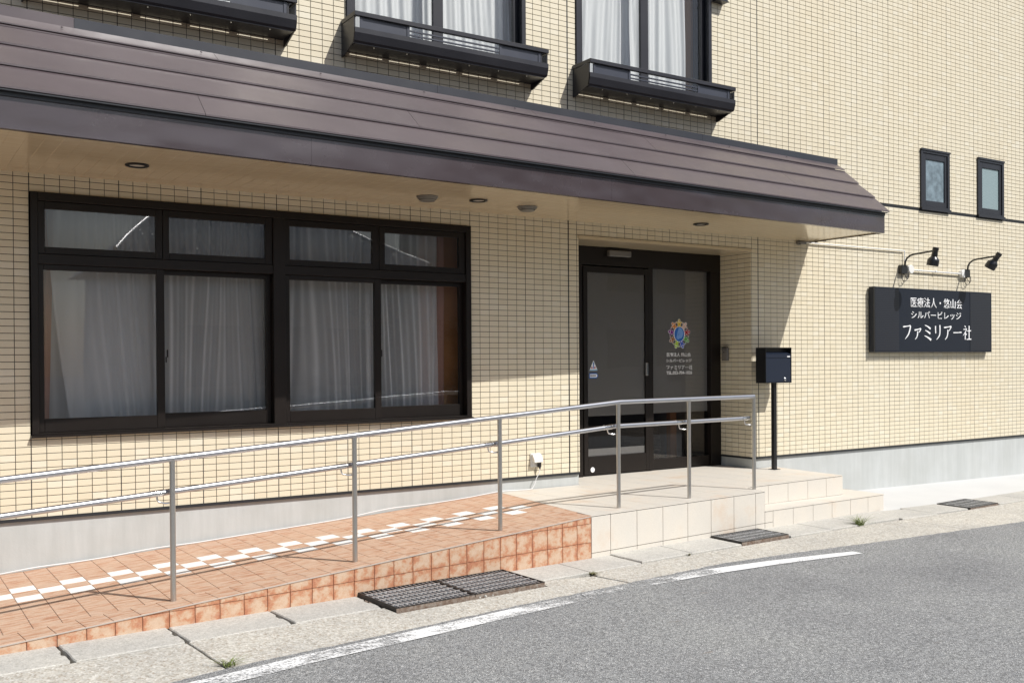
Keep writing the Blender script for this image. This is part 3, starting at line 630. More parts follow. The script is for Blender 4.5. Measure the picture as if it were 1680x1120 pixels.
# warning sticker: triangle and arrow label
yS = Y+.0245
def fl(pts, y): return [(x, y, z) for x, z in pts]
mb = MB(); mb.prism(fl([(5.480, .985), (5.590, .985), (5.535, 1.095)], yS), (0, .001, 0), 0)
mb.prism(fl([(5.530, 1.005), (5.540, 1.005), (5.542, 1.073), (5.528, 1.073)], yS-.0006), (0, .0005, 0), 1)
mb.prism(fl([(5.486, .987), (5.586, .987), (5.586, .996), (5.486, .996)], yS-.0006), (0, .0005, 0), 2)
for xx in (5.513, 5.552): mb.prism(fl([(xx-.006, 1.006), (xx+.008, 1.006), (xx+.008, 1.028), (xx-.006, 1.028)], yS-.0006), (0, .0005, 0), 3)
mb.prism(fl([(5.478, .905), (5.578, .905), (5.597, .932), (5.578, .960), (5.478, .960)], yS), (0, .001, 0), 1)
mb.prism(fl([(5.486, .915), (5.574, .915), (5.586, .932), (5.574, .950), (5.486, .950)], yS-.0006), (0, .0005, 0), 0)
for xx in (5.500, 5.526, 5.552): mb.prism(fl([(xx-.007, .925), (xx+.009, .925), (xx+.009, .940), (xx-.007, .940)], yS-.0012), (0, .0005, 0), 4)
mb.obj('warning_sticker', ['letter', 'c_globe', 'c_cyan', 'c_red', 'black'], door)
# text -------------------------------------------------------------
def text_mesh(txt, x0, x1, z0, z1, y, mat, parent, name='lettering', th=.0012, bold=0.0, squeeze=True):
    cu = bpy.data.curves.new('txt', 'FONT'); cu.body = txt; cu.size = 1; cu.offset = bold; cu.resolution_u = 3; cu.extrude = 0
    ob = bpy.data.objects.new('txt', cu); COL.objects.link(ob); bpy.context.view_layer.update()
    me = bpy.data.meshes.new_from_object(ob.evaluated_get(bpy.context.evaluated_depsgraph_get())); bpy.data.objects.remove(ob)
    n_ = len(me.vertices); co = np.zeros(n_*3, np.float32); me.vertices.foreach_get('co', co); co = co.reshape(-1, 3)
    mn, mx = co.min(0), co.max(0); sx_ = (x1-x0)/(mx[0]-mn[0]); sz_ = (z1-z0)/(mx[1]-mn[1])
    out = np.stack([x0+(co[:, 0]-mn[0])*sx_, np.full(n_, y), z0+(co[:, 1]-mn[1])*sz_], 1); me.vertices.foreach_set('co', out.astype(np.float32).ravel())
    bm = bmesh.new(); bm.from_mesh(me); r_ = bmesh.ops.extrude_face_region(bm, geom=list(bm.faces)); bmesh.ops.translate(bm, verts=[g for g in r_['geom'] if isinstance(g, bmesh.types.BMVert)], vec=(0, -th, 0))
    bmesh.ops.recalc_face_normals(bm, faces=bm.faces); bm.to_mesh(me); bm.free()
    me.materials.clear(); me.materials.append(M[mat]); return link(name, me, parent)
yG = Y+.0585
text_mesh('医療法人 悠山会', 6.592, 6.955, 1.128, 1.176, yG, 'letter', door, bold=.018)
text_mesh('シルバービレッジ', 6.584, 6.965, 1.066, 1.105, yG, 'letter', door, bold=.025)
# brush-like serif strokes for the name line: each glyph is a set of tapering strokes in a unit box
GL = {
 'フ': [[(.08, .86, .05), (.12, .83, .09), (.5, .86, .045), (.86, .90, .07)], [(.86, .90, .09), (.80, .66, .10), (.62, .32, .08), (.28, .02, .015)]],
 'ァ': [[(.18, .66, .05), (.24, .62, .09), (.6, .68, .045), (.86, .72, .08)], [(.86, .72, .09), (.74, .55, .06), (.62, .46, .02)], [(.50, .55, .08), (.48, .34, .09), (.40, .16, .06), (.22, .0, .015)]],
 'ミ': [[(.16, .96, .03), (.5, .86, .07), (.80, .72, .12)], [(.20, .62, .03), (.48, .53, .07), (.76, .40, .12)], [(.12, .26, .03), (.5, .14, .08), (.86, -.02, .13)]],
 'リ': [[(.22, .92, .10), (.22, .7, .08), (.24, .42, .07)], [(.72, .98, .10), (.73, .6, .085), (.66, .28, .08), (.34, .0, .015)]],
 'ア': [[(.08, .86, .05), (.12, .83, .09), (.55, .87, .045), (.90, .91, .08)], [(.90, .91, .09), (.76, .72, .06), (.60, .58, .02)], [(.50, .68, .09), (.48, .42, .09), (.38, .18, .07), (.16, .0, .015)]],
 '一': [[(.02, .50, .05), (.06, .49, .06), (.6, .50, .045), (.92, .52, .07), (.98, .49, .03)]],
 '社': [[(.20, .98, .03), (.32, .88, .09)], [(.06, .72, .04), (.30, .74, .05), (.44, .76, .06), (.30, .55, .05), (.02, .30, .015)], [(.27, .55, .08), (.27, .02, .07)], [(.30, .48, .03), (.44, .36, .08)],
        [(.50, .62, .04), (.72, .63, .045), (.98, .64, .06)], [(.74, .98, .09), (.74, .5, .08), (.74, .06, .08)], [(.44, .04, .05), (.7, .05, .05), (1.0, .06, .07)]],
}
def brush(txt, x0, x1, z0, z1, y, mat, parent, th=.0012, wgt=1.0, gap=.10, small=('ァ',)):
    n_ = len(txt); cw = (x1-x0)/(n_-gap*1.0); mb = MB()
    for i, ch in enumerate(txt):
        gx = x0+i*cw; gw = cw*(1-gap); gh = (z1-z0)
        for li, st in enumerate(GL[ch]):
            P = [np.array(p[:2]) for p in st]; W = [p[2] for p in st]
            # resample with Catmull-Rom
            Q = []; ww = []
            for k_ in range(len(P)-1):
                a_, b_, c_, d_ = P[max(k_-1, 0)], P[k_], P[k_+1], P[min(k_+2, len(P)-1)]
                for t in np.linspace(0, 1, 6, endpoint=(k_ == len(P)-2)):
                    Q.append(.5*((2*b_)+(-a_+c_)*t+(2*a_-5*b_+4*c_-d_)*t*t+(-a_+3*b_-3*c_+d_)*t**3)); ww.append(W[k_]*(1-t)+W[k_+1]*t)
            yy = y-li*.00008
            lft = []; rgt = []
            asp = gh/gw
            for j, qv in enumerate(Q):
                d = Q[min(j+1, len(Q)-1)]-Q[max(j-1, 0)]; d = d*np.array([1, asp]); L_ = np.linalg.norm(d)+1e-9; nv = np.array([-d[1], d[0]])/L_*ww[j]*wgt*.5
                X = gx+qv[0]*gw; Z = z0+qv[1]*gh; lft.append((X+nv[0]*gw, yy, Z+nv[1]*gw)); rgt.append((X-nv[0]*gw, yy, Z-nv[1]*gw))
            n0 = len(lft); v = lft+rgt+[(a_, b_-th, c_) for a_, b_, c_ in lft]+[(a_, b_-th, c_) for a_, b_, c_ in rgt]
            f = []
            for j in range(n0-1):
                f += [(2*n0+j, 2*n0+j+1, 3*n0+j+1, 3*n0+j), (j, n0+j, n0+j+1, j+1), (j, j+1, 2*n0+j+1, 2*n0+j), (n0+j, 3*n0+j, 3*n0+j+1, n0+j+1)]
            f += [(0, 2*n0, 3*n0, n0), (n0-1, 2*n0-1, 4*n0-1, 3*n0-1)]
            mb.add(v, f)
    return mb.obj('lettering', [mat], parent)
brush('ファミリア一社', 6.582, 6.975, .985, 1.033, yG, 'letter', door, wgt=1.7)
text_mesh('TEL.052-704-1026', 6.584, 6.972, .930, .968, yG, 'letter', door, bold=.03)
# emblem: ring of nine little figures round a blue globe
EX, EZ = 6.780, 1.382
mb = MB()
def disc(mb, cx, cz, rx, rz, y, m, n_=28, th=.0006): mb.prism([(cx+rx*math.cos(2*math.pi*i/n_), y, cz+rz*math.sin(2*math.pi*i/n_)) for i in range(n_)], (0, -th, 0), m)
def figure(cx, cz, ang, s, y, m, grow):
    # star-like little person whose head points away from the centre
    pts = [(-.16, .20), (-.62, .34), (-.66, .12), (-.26, -.06), (-.42, -.62), (-.16, -.66), (0, -.30), (.16, -.66), (.42, -.62), (.26, -.06), (.66, .12), (.62, .34), (.16, .20)]
    ca, sa = math.cos(ang), math.sin(ang)
    def tr(x, z):
        L = math.hypot(x, z)+1e-9; x, z = x*(1+grow/L), z*(1+grow/L); return (cx+(x*ca-z*sa)*s, y, cz+(x*sa+z*ca)*s)
    P = [tr(*p) for p in pts]; n0 = len(P); C0 = (cx, y, cz); th = .0006
    mb.add([C0]+P+[(C0[0], y-th, C0[2])]+[(a_, b_-th, c_) for a_, b_, c_ in P], [(n0+1, n0+2+i, n0+2+(i+1) % n0) for i in range(n0)]+[(1+i, 1+(i+1) % n0, n0+2+(i+1) % n0, n0+2+i) for i in range(n0)], m)
    hx, hz = cx-sa*.52*s, cz+ca*.52*s; disc(mb, hx, hz, (.24+grow*.8)*s, (.24+grow*.8)*s, y-.0001, m, 14)
cols = ['c_yellow', 'c_pink', 'c_red', 'c_green', 'c_blue', 'c_lime', 'c_brown', 'c_purple', 'c_orange']
for i in range(9):
    a_ = -2*math.pi*i/9; cx, cz = EX-math.sin(a_)*.120, EZ+math.cos(a_)*.120; figure(cx, cz, a_, .060, yG, 0, .10)
disc(mb, EX, EZ, .086, .092, yG-.0003, 0)
for i in range(9):
    a_ = -2*math.pi*i/9; cx, cz = EX-math.sin(a_)*.120, EZ+math.cos(a_)*.120; figure(cx, cz, a_, .060, yG-.001, 1+i, 0)
disc(mb, EX, EZ, .074, .082, yG-.0012, 10)
lp = [(-.010, .079), (.022, .070), (.048, .045), (.060, .01), (.052, -.02), (.030, -.045), (.0, -.050), (-.022, -.062), (-.045, -.040), (-.034, -.01), (-.03, .015), (-.02, .04), (-.012, .06)]
mb.prism([(EX+x, yG-.002, EZ+z) for x, z in lp], (0, -.0006, 0), 11)
mb.prism([(EX+x, yG-.0028, EZ+z) for x, z in [(-.02, -.014), (-.006, -.004), (.002, .018), (-.004, .006), (-.014, .0)]], (0, -.0006, 0), 10)
mb.obj('emblem', ['letter']+cols+['c_globe', 'c_globe_light'], door)
# things in the vestibule
mb = MB(); mb.lathe((6.72, 1.15, -.12), [(0, 0), (.20, 0), (.235, .10), (.245, .25), (.22, .42), (.235, .44), (.20, .44), (.19, .40), (0, .38)], (0, 0, 1), 28)
for k in range(12): mb.lathe((6.72, 1.15, -.10+k*.036), [(.244-.004*abs(k-5), -.012), (.252-.004*abs(k-5), 0), (.244-.004*abs(k-5), .012)], (0, 0, 1), 28)
mb.obj('wicker_basket', [plain('dark_wicker', (.045, .035, .028), .8)], None, True, label='dark round wicker basket standing inside behind the right door pane', category='basket')
mb = MB(); mb.box(7.02, 7.12, .95, 1.02, -.12, 2.2, 0, .004); mb.obj('timber_post', ['wood'], bld)
mb = MB(); mb.box(5.05, 5.9, 2.2, 2.5, -.12, 1.1, 0, .01); mb.box(5.08, 5.46, 2.17, 2.199, -.08, 1.05); mb.box(5.49, 5.87, 2.17, 2.199, -.08, 1.05)
mb.obj('shoe_cabinet', ['floor'], None, label='low brown cabinet in the dim entrance hall behind the door', category='cabinet')

# ---- curtains
def curtain(name, x0, x1, z0, z1, y, mat, label, amp=.030, freq=55, flare=0., gather=None, group=None, seed=0, skew=None):
    nx, nz = int((x1-x0)*110), 14; v = []; f = []
    for j in range(nz+1):
        t = j/nz; z = z0+(z1-z0)*t
        for i in range(nx+1):
            u = i/nx; x = x0+(x1-x0)*u
            if skew: x += skew(u, t)
            ph = x0*3+freq*(x-x0)+2.2*noise.noise((x*2.2, seed, t*.5))*3
            a_ = amp*(.5+.8*abs(noise.noise((x*3.1, seed+5, 0))))*(1+flare*(1-t))
            v.append((x, y+a_*.6*math.sin(ph)+a_*.35*math.sin(2.3*ph+3*noise.noise((x*3, seed, t)))+a_*.9*noise.noise((x*13, t*1.3, seed)), z))
    for j in range(nz):
        for i in range(nx): k_ = j*(nx+1)+i; f.append((k_, k_+1, k_+nx+2, k_+nx+1))
    o = link(name, mesh(name, v, f, mat, smooth=True), None, label=label, category='curtain')
    if group: o['group'] = group
    return o
sw = lambda u, t: .10*(1-t)**1.6*(1-u)*1.6
curtain('sheer_curtain', .24, 1.04, .62, 2.24, .19, 'sheer', 'grey sheer curtain with a swept hem behind the leftmost ground-floor pane', seed=1, skew=sw, freq=34)
curtain('sheer_curtain', .20, .98, .62, 2.24, .27, 'sheer', 'second sheer layer hanging straight behind the swept one', seed=21, freq=38, amp=.015)
curtain('sheer_curtain', 1.00, 1.90, .64, 2.24, .21, 'sheer', 'grey sheer curtain hanging straight behind the second ground-floor pane', seed=2, freq=44)
curtain('sheer_curtain', 1.96, 2.84, .64, 2.24, .20, 'sheer', 'grey sheer curtain behind the third ground-floor pane from the left', seed=3, freq=40)
curtain('sheer_curtain', 2.80, 3.52, .64, 2.24, .22, 'sheer', 'grey sheer curtain behind the rightmost ground-floor pane', seed=4, freq=44)
curtain('drape', .14, .30, .62, 2.26, .24, 'rose', 'dusty rose drape at the left end of the ground-floor window', seed=6, freq=70, amp=.02, skew=lambda u, t: -.05*(1-t))
curtain('drape', 3.34, 3.60, .62, 2.26, .25, 'rose', 'dusty rose drape at the right end of the ground-floor window', seed=7, freq=60, amp=.02)
mb = MB(); mb.box(3.56, 3.76, .27, .33, .3, 2.5); mb.obj('timber_lining', ['wood'], bld)
curtain('lace_curtain', .16, 1.92, 3.76, 5.66, .20, 'sheer_up', 'white lace curtain above the leftmost flower box', seed=8, freq=50)
curtain('lace_curtain', 2.58, 3.50, 3.76, 5.66, .20, 'sheer_up', 'greyish white lace curtain in the left sash of the middle upper window', seed=9, freq=46, amp=.028)
curtain('lace_curtain', 3.44, 4.33, 3.76, 5.66, .22, 'sheer_up', 'bright white lace curtain in the right sash of the middle upper window', seed=10, freq=46, amp=.028)
curtain('lace_curtain', 5.00, 5.88, 3.76, 5.66, .20, 'sheer_up', 'pleated white curtain in the left sash of the upper window above the door', seed=11, freq=42, amp=.03)
curtain('lace_curtain', 5.82, 6.60, 3.76, 5.66, .22, 'sheer_up', 'bright pleated white curtain in the right sash of the upper window above the door', seed=12, freq=42, amp=.03)
curtain('drape', 6.60, 6.74, 3.76, 5.66, .24, 'beige_drape', 'tan drape at the right edge of the upper window above the door', seed=13, freq=60)

# ---- flower boxes under the upper windows
def planter(x0, label):
    t = thing('window_box', label, 'flower box', (x0+.97, 0, 3.72), 'dark metal flower boxes under the upper windows'); x1 = x0+1.938; yf = -.28
    mb = MB()   # lower trough: vertical lip, sloped skirt, floor
    pf = [(-.28, 3.840), (-.28, 3.800), (-.262, 3.738), (-.245, 3.722), (-.235, 3.730), (-.25, 3.745), (-.266, 3.802), (-.266, 3.840)]
    mb.prism([(x0, y, z) for y, z in pf], (x1-x0, 0, 0)); mb.box(x0+.02, x1-.02, -.2448, -.022, 3.716, 3.726)
    for k in range(6): xx = x0+.05+k*(x1-x0-.1)/5; mb.box(xx-.03, xx+.03, -.0215, -.001, 3.714, 3.728)
    mb.obj('trough', ['alu_grey'], t)
    for xx in (x0, x1-.012):
        mb = MB(); mb.prism([(xx, -.001, 3.928), (xx, -.266, 3.928), (xx, -.2655, 3.84), (xx, -.279, 3.8395), (xx, -.279, 3.80), (xx, -.258, 3.735), (xx, -.03, 3.66), (xx, -.001, 3.66)], (.012, 0, 0)); mb.obj('end_plate', ['alu_grey'], t)
    mb = MB(); mb.box(x0-.002, x1+.002, -.287, -.252, 3.934, 3.972, 0, .003); mb.box(x0-.002, x0+.030, -.2515, -.001, 3.934, 3.972, 0, .003); mb.box(x1-.030, x1+.002, -.2515, -.001, 3.934, 3.972, 0, .003); mb.obj('top_rail', ['alu_grey'], t)
    for a_, b_ in ((x0+.055, x0+.505), (x1-.525, x1-.085)):
        mb = MB(); mb.box(a_, b_, -.262, -.252, 3.835, 3.933); mb.obj('front_panel', ['alu_panel'], t)
        for q0, q1 in ((a_-.004, a_+.020), (b_-.020, b_+.004)): mb = MB(); mb.box(q0, q1, -.268, -.2625, 3.835, 3.933); mb.obj('panel_stile', ['alu_panel'], t)
    for z in (3.858, 3.893):
        mb = MB(); mb.box(x0+.510, x1-.530, -.264, -.252, z, z+.012); mb.obj('slat', ['alu_panel'], t)
    mb = MB(); mb.box(x0+.001, x0+.012, -.262, -.25, 3.838, 3.933); mb.box(x1-.075, x1-.06, -.262, -.25, 3.838, 3.933); mb.obj('corner_post', ['alu_grey'], t)
    for k in range(6):
        xx = x0+.2+k*(x1-x0-.4)/5; mb = MB(); mb.lathe((xx, -.215, 3.716), [(.006, 0), (.005, -.006), (0, -.008)], (0, 0, 1), 8); mb.obj('screw_head', ['chrome'], t)
planter(.063, 'slate metal flower box cut off by the top edge of the photo, leftmost')
planter(2.495, 'slate metal flower box under the middle upper window')
planter(4.916, 'slate metal flower box under the upper window above the entrance, rightmost')
# vent hood at the top edge
mb = MB(); mb.sm = True
vv_ = []; 
for i in range(9):
    a_ = math.pi*i/8; vv_.append((6.87-.075*math.cos(a_), 5.03+.075*math.sin(a_)))
mb.prism([(x, -.002, z) for x, z in [(6.795, 4.955)]+vv_+[(6.945, 4.955)]], (0, -.085, 0)); mb.box(6.79, 6.95, -.10, -.002, 4.947, 4.9545)
mb.obj('vent_hood', ['alu_grey'], None, label='small dark vent hood on the wall at the top edge of the photo', category='vent')

# ================================================================== RAMP
rmp = thing('wheelchair_ramp', 'terracotta tiled wheelchair ramp with a white checker stripe along the wall', 'ramp', (1.5, -1, -.45))
def xb(y): return 4.03+.089*y
def rz(x, y):
    d = max(0, xb(y)-x); return -.124-.0578*d-.016*min(1, d/1.2)*max(0, min(1, 1+y/1.1))
XRL = -1.75
# core
v = []; f = []; nx_, ny_ = 30, 5
for i in range(nx_+1):
    for j in range(ny_+1):
        # from the wall (j=0) to the front line (j=ny)
        t = j/ny_; xx = XRL+(xb(0)-XRL)*i/nx_; yy = 0.0
        # front point at same fraction
        s0, _ = to_so(XRL, -2.15); fs = s0+(0-s0)*i/nx_; fx_, fy_ = so(fs, -.010)
        x = xx*(1-t)+fx_*t; y = (-.001)*(1-t)+fy_*t; v.append((x, y, rz(x, y)-.0035))
for i in range(nx_):
    for j in range(ny_): k_ = i*(ny_+1)+j; f.append((k_, k_+1, k_+ny_+2, k_+ny_+1))
nb = len(v)
for i in range(nx_+1):
    x, y, z = v[i*(ny_+1)+ny_]; v.append((x, y, -.75))
for i in range(nx_): f.append((i*(ny_+1)+ny_, nb+i, nb+i+1, (i+1)*(ny_+1)+ny_))
link('ramp_core', mesh('ramp_core', v, f, 'terra_joint'), rmp)
XJ = [-.112+.1503*k for k in range(-11, 27)]+[4.1]; YJ = [-.585-.158*r for r in range(-4, 12)]
def top_slab(name, poly, zf, th, mat, parent, g=.0018, rnd=None, dz=0., uvbox=None, stuff=None):
    """poly (xy) prism whose top follows zf; chamfered rim"""
    poly = dedupe(poly)
    if len(poly) < 3 or area(poly) < 4e-4: return None
    cx = sum(p[0] for p in poly)/len(poly); cy = sum(p[1] for p in poly)/len(poly); ch = .0012
    def ins(p):
        r = math.dist(p, (cx, cy)); return (cx+(p[0]-cx)*(1-ch/r), cy+(p[1]-cy)*(1-ch/r))
    n_ = len(poly); I = [ins(p) for p in poly]
    v = [(x, y, zf(x, y)+dz) for x, y in I]+[(x, y, zf(x, y)+dz-ch) for x, y in poly]+[(x, y, zf(x, y)+dz-th) for x, y in poly]
    f = [tuple(range(n_))]+[(i, i+n_, (i+1) % n_+n_, (i+1) % n_) for i in range(n_)]+[(i+n_, i+2*n_, (i+1) % n_+2*n_, (i+1) % n_+n_) for i in range(n_)]
    ub = uvbox or (min(p[0] for p in poly), min(p[1] for p in poly), .15)
    uv = [((v[i][0]-ub[0])/ub[2], (v[i][1]-ub[1])/ub[2]) for q in f for i in q]
    if stuff is not None:
        k = len(stuff[0]); stuff[0].extend(v); stuff[1].extend([tuple(i+k for i in q) for q in f]); stuff[2].extend([rnd]*len(f)); stuff[3].extend(uv); return
    me = mesh(name, v, f, mat, rnd=rnd, uvs=uv)
    bm = bmesh.new(); bm.from_mesh(me); bmesh.ops.recalc_face_normals(bm, faces=bm.faces)
    if sum(q.normal.z for q in bm.faces) < 0: bmesh.ops.reverse_faces(bm, faces=bm.faces)
    bm.to_mesh(me); bm.free(); return link(name, me, parent)
so_line = lambda o: (N[0]*-1, N[1]*-1, -(A@N)+o)  # region with outward coordinate <= o :  -(p-A).N <= o
ntile = 0; far = ([], [], [], []); farw = ([], [], [], [])
for ci in range(len(XJ)-1):
    for ri in range(len(YJ)-1):
        g_ = .0015; xa, xc = XJ[ci]+g_, XJ[ci+1]-g_; ya, yc = YJ[ri+1]+g_, YJ[ri]-g_
        p = [(xa, ya), (xc, ya), (xc, yc), (xa, yc)]
        a_, b_, c_ = so_line(-.2015); p = clip(p, a_, b_, c_); p = clip(p, 0, 1, -.006)
        if len(p) < 3: continue
        p = clip(p, 1, -.089, 4.03-.002)
        if len(p) < 3: continue
        p = dedupe(p)
        if len(p) < 3 or area(p) < 6e-4: continue
        col = ci-11; row = ri-4   # row r spans YJ r..r+1
        white = (row in (0, 2) and col % 2 == 0) or (row == 1 and col % 2 == 1)
        if col > 25: white = False
        if col >= -2 and ntile < 300: top_slab('tile', p, rz, .009, 'white_tile' if white else 'terra_top', rmp, rnd=random.random(), uvbox=(xa, ya, .15)); ntile += 1
        else: top_slab('', p, rz, .009, None, None, rnd=random.random(), uvbox=(xa, ya, .15), stuff=farw if white else far)
if far[0]: link('far_tiles', mesh('far_tiles', far[0], far[1], 'terra_top', rnd=far[2], uvs=far[3]), rmp, kind='stuff')
if farw[0]: link('far_white_tiles', mesh('far_white_tiles', farw[0], farw[1], 'white_tile', rnd=farw[2], uvs=farw[3]), rmp, kind='stuff')
# edge course: overhanging nosing tiles along the front
k = 0; s = -.045
while s > -5.4:
    s1 = s; s0 = s-.1495
    p = [so(s0+.0016, .004), so(s1-.0016, .004), so(s1-.0016, -.1985), so(s0+.0016, -.1985)]
    if k == 0: p[1] = so(-.0015, .004); p[2] = so(.012, -.1985)
    if s0 > -4.8: top_slab('edge_tile', p, rz, .010, 'terra_top', rmp, rnd=random.random(), dz=.0008, uvbox=(p[0][0], p[0][1], .15))
    s = s0; k += 1
mb = MB()   # pale bull-nose edge strip under the nosing
v = []; f = []
for i, s in enumerate(np.arange(-5.2, .001, .2)):
    x, y = so(s, .0045); x2, y2 = so(s, -.002); z = rz(x, y)-.0005; v += [(x, y, z), (x, y, z-.0075), (x2, y2, z-.0085)]
    if i: k_ = 3*i; f += [(k_-3, k_-2, k_+1, k_), (k_-2, k_-1, k_+2, k_+1)]
link('nosing_strip', mesh('nosing_strip', v, f, 'metal_edge'), rmp)
# riser tiles
ZR = [-.070, -.1865, -.3335, -.4805]
def riser(parent, name, S, Z, topf, botf, mat, uvw, yoff=0.0, th=.010):
    for i in range(len(S)-1):
        for j in range(len(Z)-1):
            g_ = .0016 if mat != 'ivory' else .0023; p = [(S[i]+g_, Z[j+1]+g_), (S[i+1]-g_, Z[j+1]+g_), (S[i+1]-g_, Z[j]-g_), (S[i]+g_, Z[j]-g_)]
            t0, t1 = topf(S[i]), topf(S[i+1]); sl = (t1-t0)/(S[i+1]-S[i]); p = clip(p, -sl, 1, t0-sl*S[i])
            if len(p) < 3: continue
            b0, b1 = botf(S[i]), botf(S[i+1]); sl = (b1-b0)/(S[i+1]-S[i]); p = clip(p, sl, -1, -(b0-sl*S[i]))
            p = dedupe(p)
            if len(p) < 3 or area(p) < 2e-4: continue
            n_ = len(p); ch = .001; cx = sum(q[0] for q in p)/n_; cz = sum(q[1] for q in p)/n_
            v = []; 
            for (ss_, zz) in p:
                r = math.dist((ss_, zz), (cx, cz)); a2, c2 = cx+(ss_-cx)*(1-ch/r), cz+(zz-cz)*(1-ch/r); x, y = so(a2, yoff); v.append((x, y, c2))
            for (ss_, zz) in p: x, y = so(ss_, yoff-ch); v.append((x, y, zz))
            for (ss_, zz) in p: x, y = so(ss_, yoff-th); v.append((x, y, zz))
            f = [tuple(range(n_))]+[(a2, a2+n_, (a2+1) % n_+n_, (a2+1) % n_) for a2 in range(n_)]+[(a2+n_, a2+2*n_, (a2+1) % n_+2*n_, (a2+1) % n_+n_) for a2 in range(n_)]
            uvp = [((q[0]-S[i])/uvw, (q[1]-Z[j+1])/uvw) for q in p]*3; uv = [uvp[a2] for q in f for a2 in q]
            me = mesh(name, v, f, mat, rnd=random.random(), uvs=uv); bm = bmesh.new(); bm.from_mesh(me); bmesh.ops.recalc_face_normals(bm, faces=bm.faces); bm.to_mesh(me); bm.free(); link(name, me, parent)
def gfront(s): return gz(s, 0)-.006
def rtop(s): x, y = so(s, 0); return rz(x, y)-.0095
riser(rmp, 'riser_tile', [-.151*k for k in range(32, 0, -1)]+[-.001], ZR, rtop, gfront, 'terra_face', .15)

# ================================================================== LANDING AND STEPS
lnd = thing('entrance_steps', 'ivory tiled entrance landing with one lower step on the street side', 'steps', (6, -.7, -.5))
ZL = -.124
R1 = [tuple(so(.002, 0)), (6.076, -1.383), (6.165, -.001), (4.034, -.001)]
Rg2 = [(6.076+.0, -1.085), (7.670, -.980), (7.722, -.001), (6.0, -.001)]
Rg3 = [(4.98, -.001), (7.365, -.001), (7.365, .60), (4.98, .60)]
R1 = [tuple(so(.002, -.002)), tuple(so(2.196, -.002)), (6.130, -1.082), (6.165, -.001), (4.034, -.001)]
Rg2 = [(6.130, -1.082), (7.668, -.982), (7.722, -.001), (6.165, -.001)]
def lz(x, y): return ZL
sj = [-.105+.3115*k for k in range(0, 13)]; oj = [.0, -.31, -.62, -.93, -1.24, -1.55, -1.86, -2.2, -2.5]
Sj = [-.10, .210, .511, .820, 1.131, 1.436, 1.748, 2.058, 2.37, 2.68, 2.99, 3.30, 3.61, 3.92, 4.3]
for i in range(len(Sj)-1):
    for j in range(len(oj)-1):
        g_ = .0016; cell = [so(Sj[i]+g_, oj[j]-g_), so(Sj[i+1]-g_, oj[j]-g_), so(Sj[i+1]-g_, oj[j+1]+g_), so(Sj[i]+g_, oj[j+1]+g_)]
        if j == 0: cell[0] = so(Sj[i]+g_, .0); cell[1] = so(Sj[i+1]-g_, .0)
        mbx = None; parts = []
        for reg in (R1, Rg2, Rg3):
            p = clip_convex(cell, reg)
            p = dedupe(p)
            if len(p) >= 3 and area(p) > 5e-4: parts.append(p)
        if not parts: continue
        mb = MB()
        for p in parts: mb.prism([(x, y, ZL) for x, y in p], (0, 0, -.0065))
        mb.obj('tile', ['ivory'], lnd)
# landing core
mb = MB()
mb.prism([(x, y, ZL-.0035) for x, y in [tuple(so(.0, -.012)), tuple(so(2.188, -.012)), (6.120, -1.072), (7.655, -.970), (7.70, -.0), (7.364, .0), (7.364, .60), (4.981, .60), (4.981, 0), (4.04, 0)]], (0, 0, -.7)); mb.obj('landing_core', ['ivory_joint'], lnd)
# front riser of the landing
riser(lnd, 'riser_tile', [.001, .210, .511, .820, 1.131, 1.436, 1.748, 2.058, 2.193], [ZL-.0100, -.4205, -.53], lambda s: ZL-.0115, gfront, 'ivory', .3)
def step_z(s): return -.307-.0118*(s-2.2)
def stz(x, y): s, _ = to_so(x, y); return step_z(s)
# front riser of the step
riser(lnd, 'riser_tile', [2.1935, 2.316], [-.25, -.4205, -.60], lambda s: step_z(s)-.0115, gfront, 'ivory', .3)
riser(lnd, 'riser_tile', [2.3161, 2.628, 2.948, 3.266, 3.588, 3.907, 4.203], [-.25, -.60], lambda s: step_z(s)-.0115, gfront, 'ivory', .3)
# step top
stp = [tuple(so(2.196, .003)), tuple(so(4.205, .003)), (8.20, -.001), (7.725, -.001), (7.674, -.985), (6.12, -1.087)]
SA = [tuple(so(2.196, .003)), tuple(so(4.205, .003)), (8.075, -.96), (6.1, -1.09)]
SA = [tuple(so(2.196, .003)), tuple(so(4.205, .003)), (8.085, -1.02), (7.674, -.988), (6.130, -1.088)]
SB = [(7.674, -.988), (8.085, -1.02), (8.17, -.001), (7.726, -.001)]
Sk = [2.0, 2.316, 2.628, 2.948, 3.266, 3.588, 3.907, 4.25]
for i in range(len(Sk)-1):
    for (o0, o1) in ((.003, -.305), (-.305, -.61), (-.61, -.92), (-.92, -1.25), (-1.25, -1.6)):
        g_ = .0016; cell = [so(Sk[i]+g_, o0-(g_ if o0 < 0 else 0)), so(Sk[i+1]-g_, o0-(g_ if o0 < 0 else 0)), so(Sk[i+1]-g_, o1+g_), so(Sk[i]+g_, o1+g_)]; mb = MB(); ok = False
        for reg in (SA, SB):
            p = dedupe(clip_convex(cell, reg))
            if len(p) >= 3 and area(p) > 5e-4: mb.prism([(x, y, stz(x, y)) for x, y in p], (0, 0, -.0065)); ok = True
        if ok: mb.obj('tile', ['ivory'], lnd)
mb = MB(); mb.prism([(x, y, stz(x, y)-.0035) for x, y in [tuple(so(2.19, -.012)), tuple(so(4.193, -.012)), (8.158, -.002), (7.66, -.002), (7.66, -.99), (6.12, -1.0)]], (0, 0, -.5)); mb.obj('step_core', ['ivory_joint'], lnd)
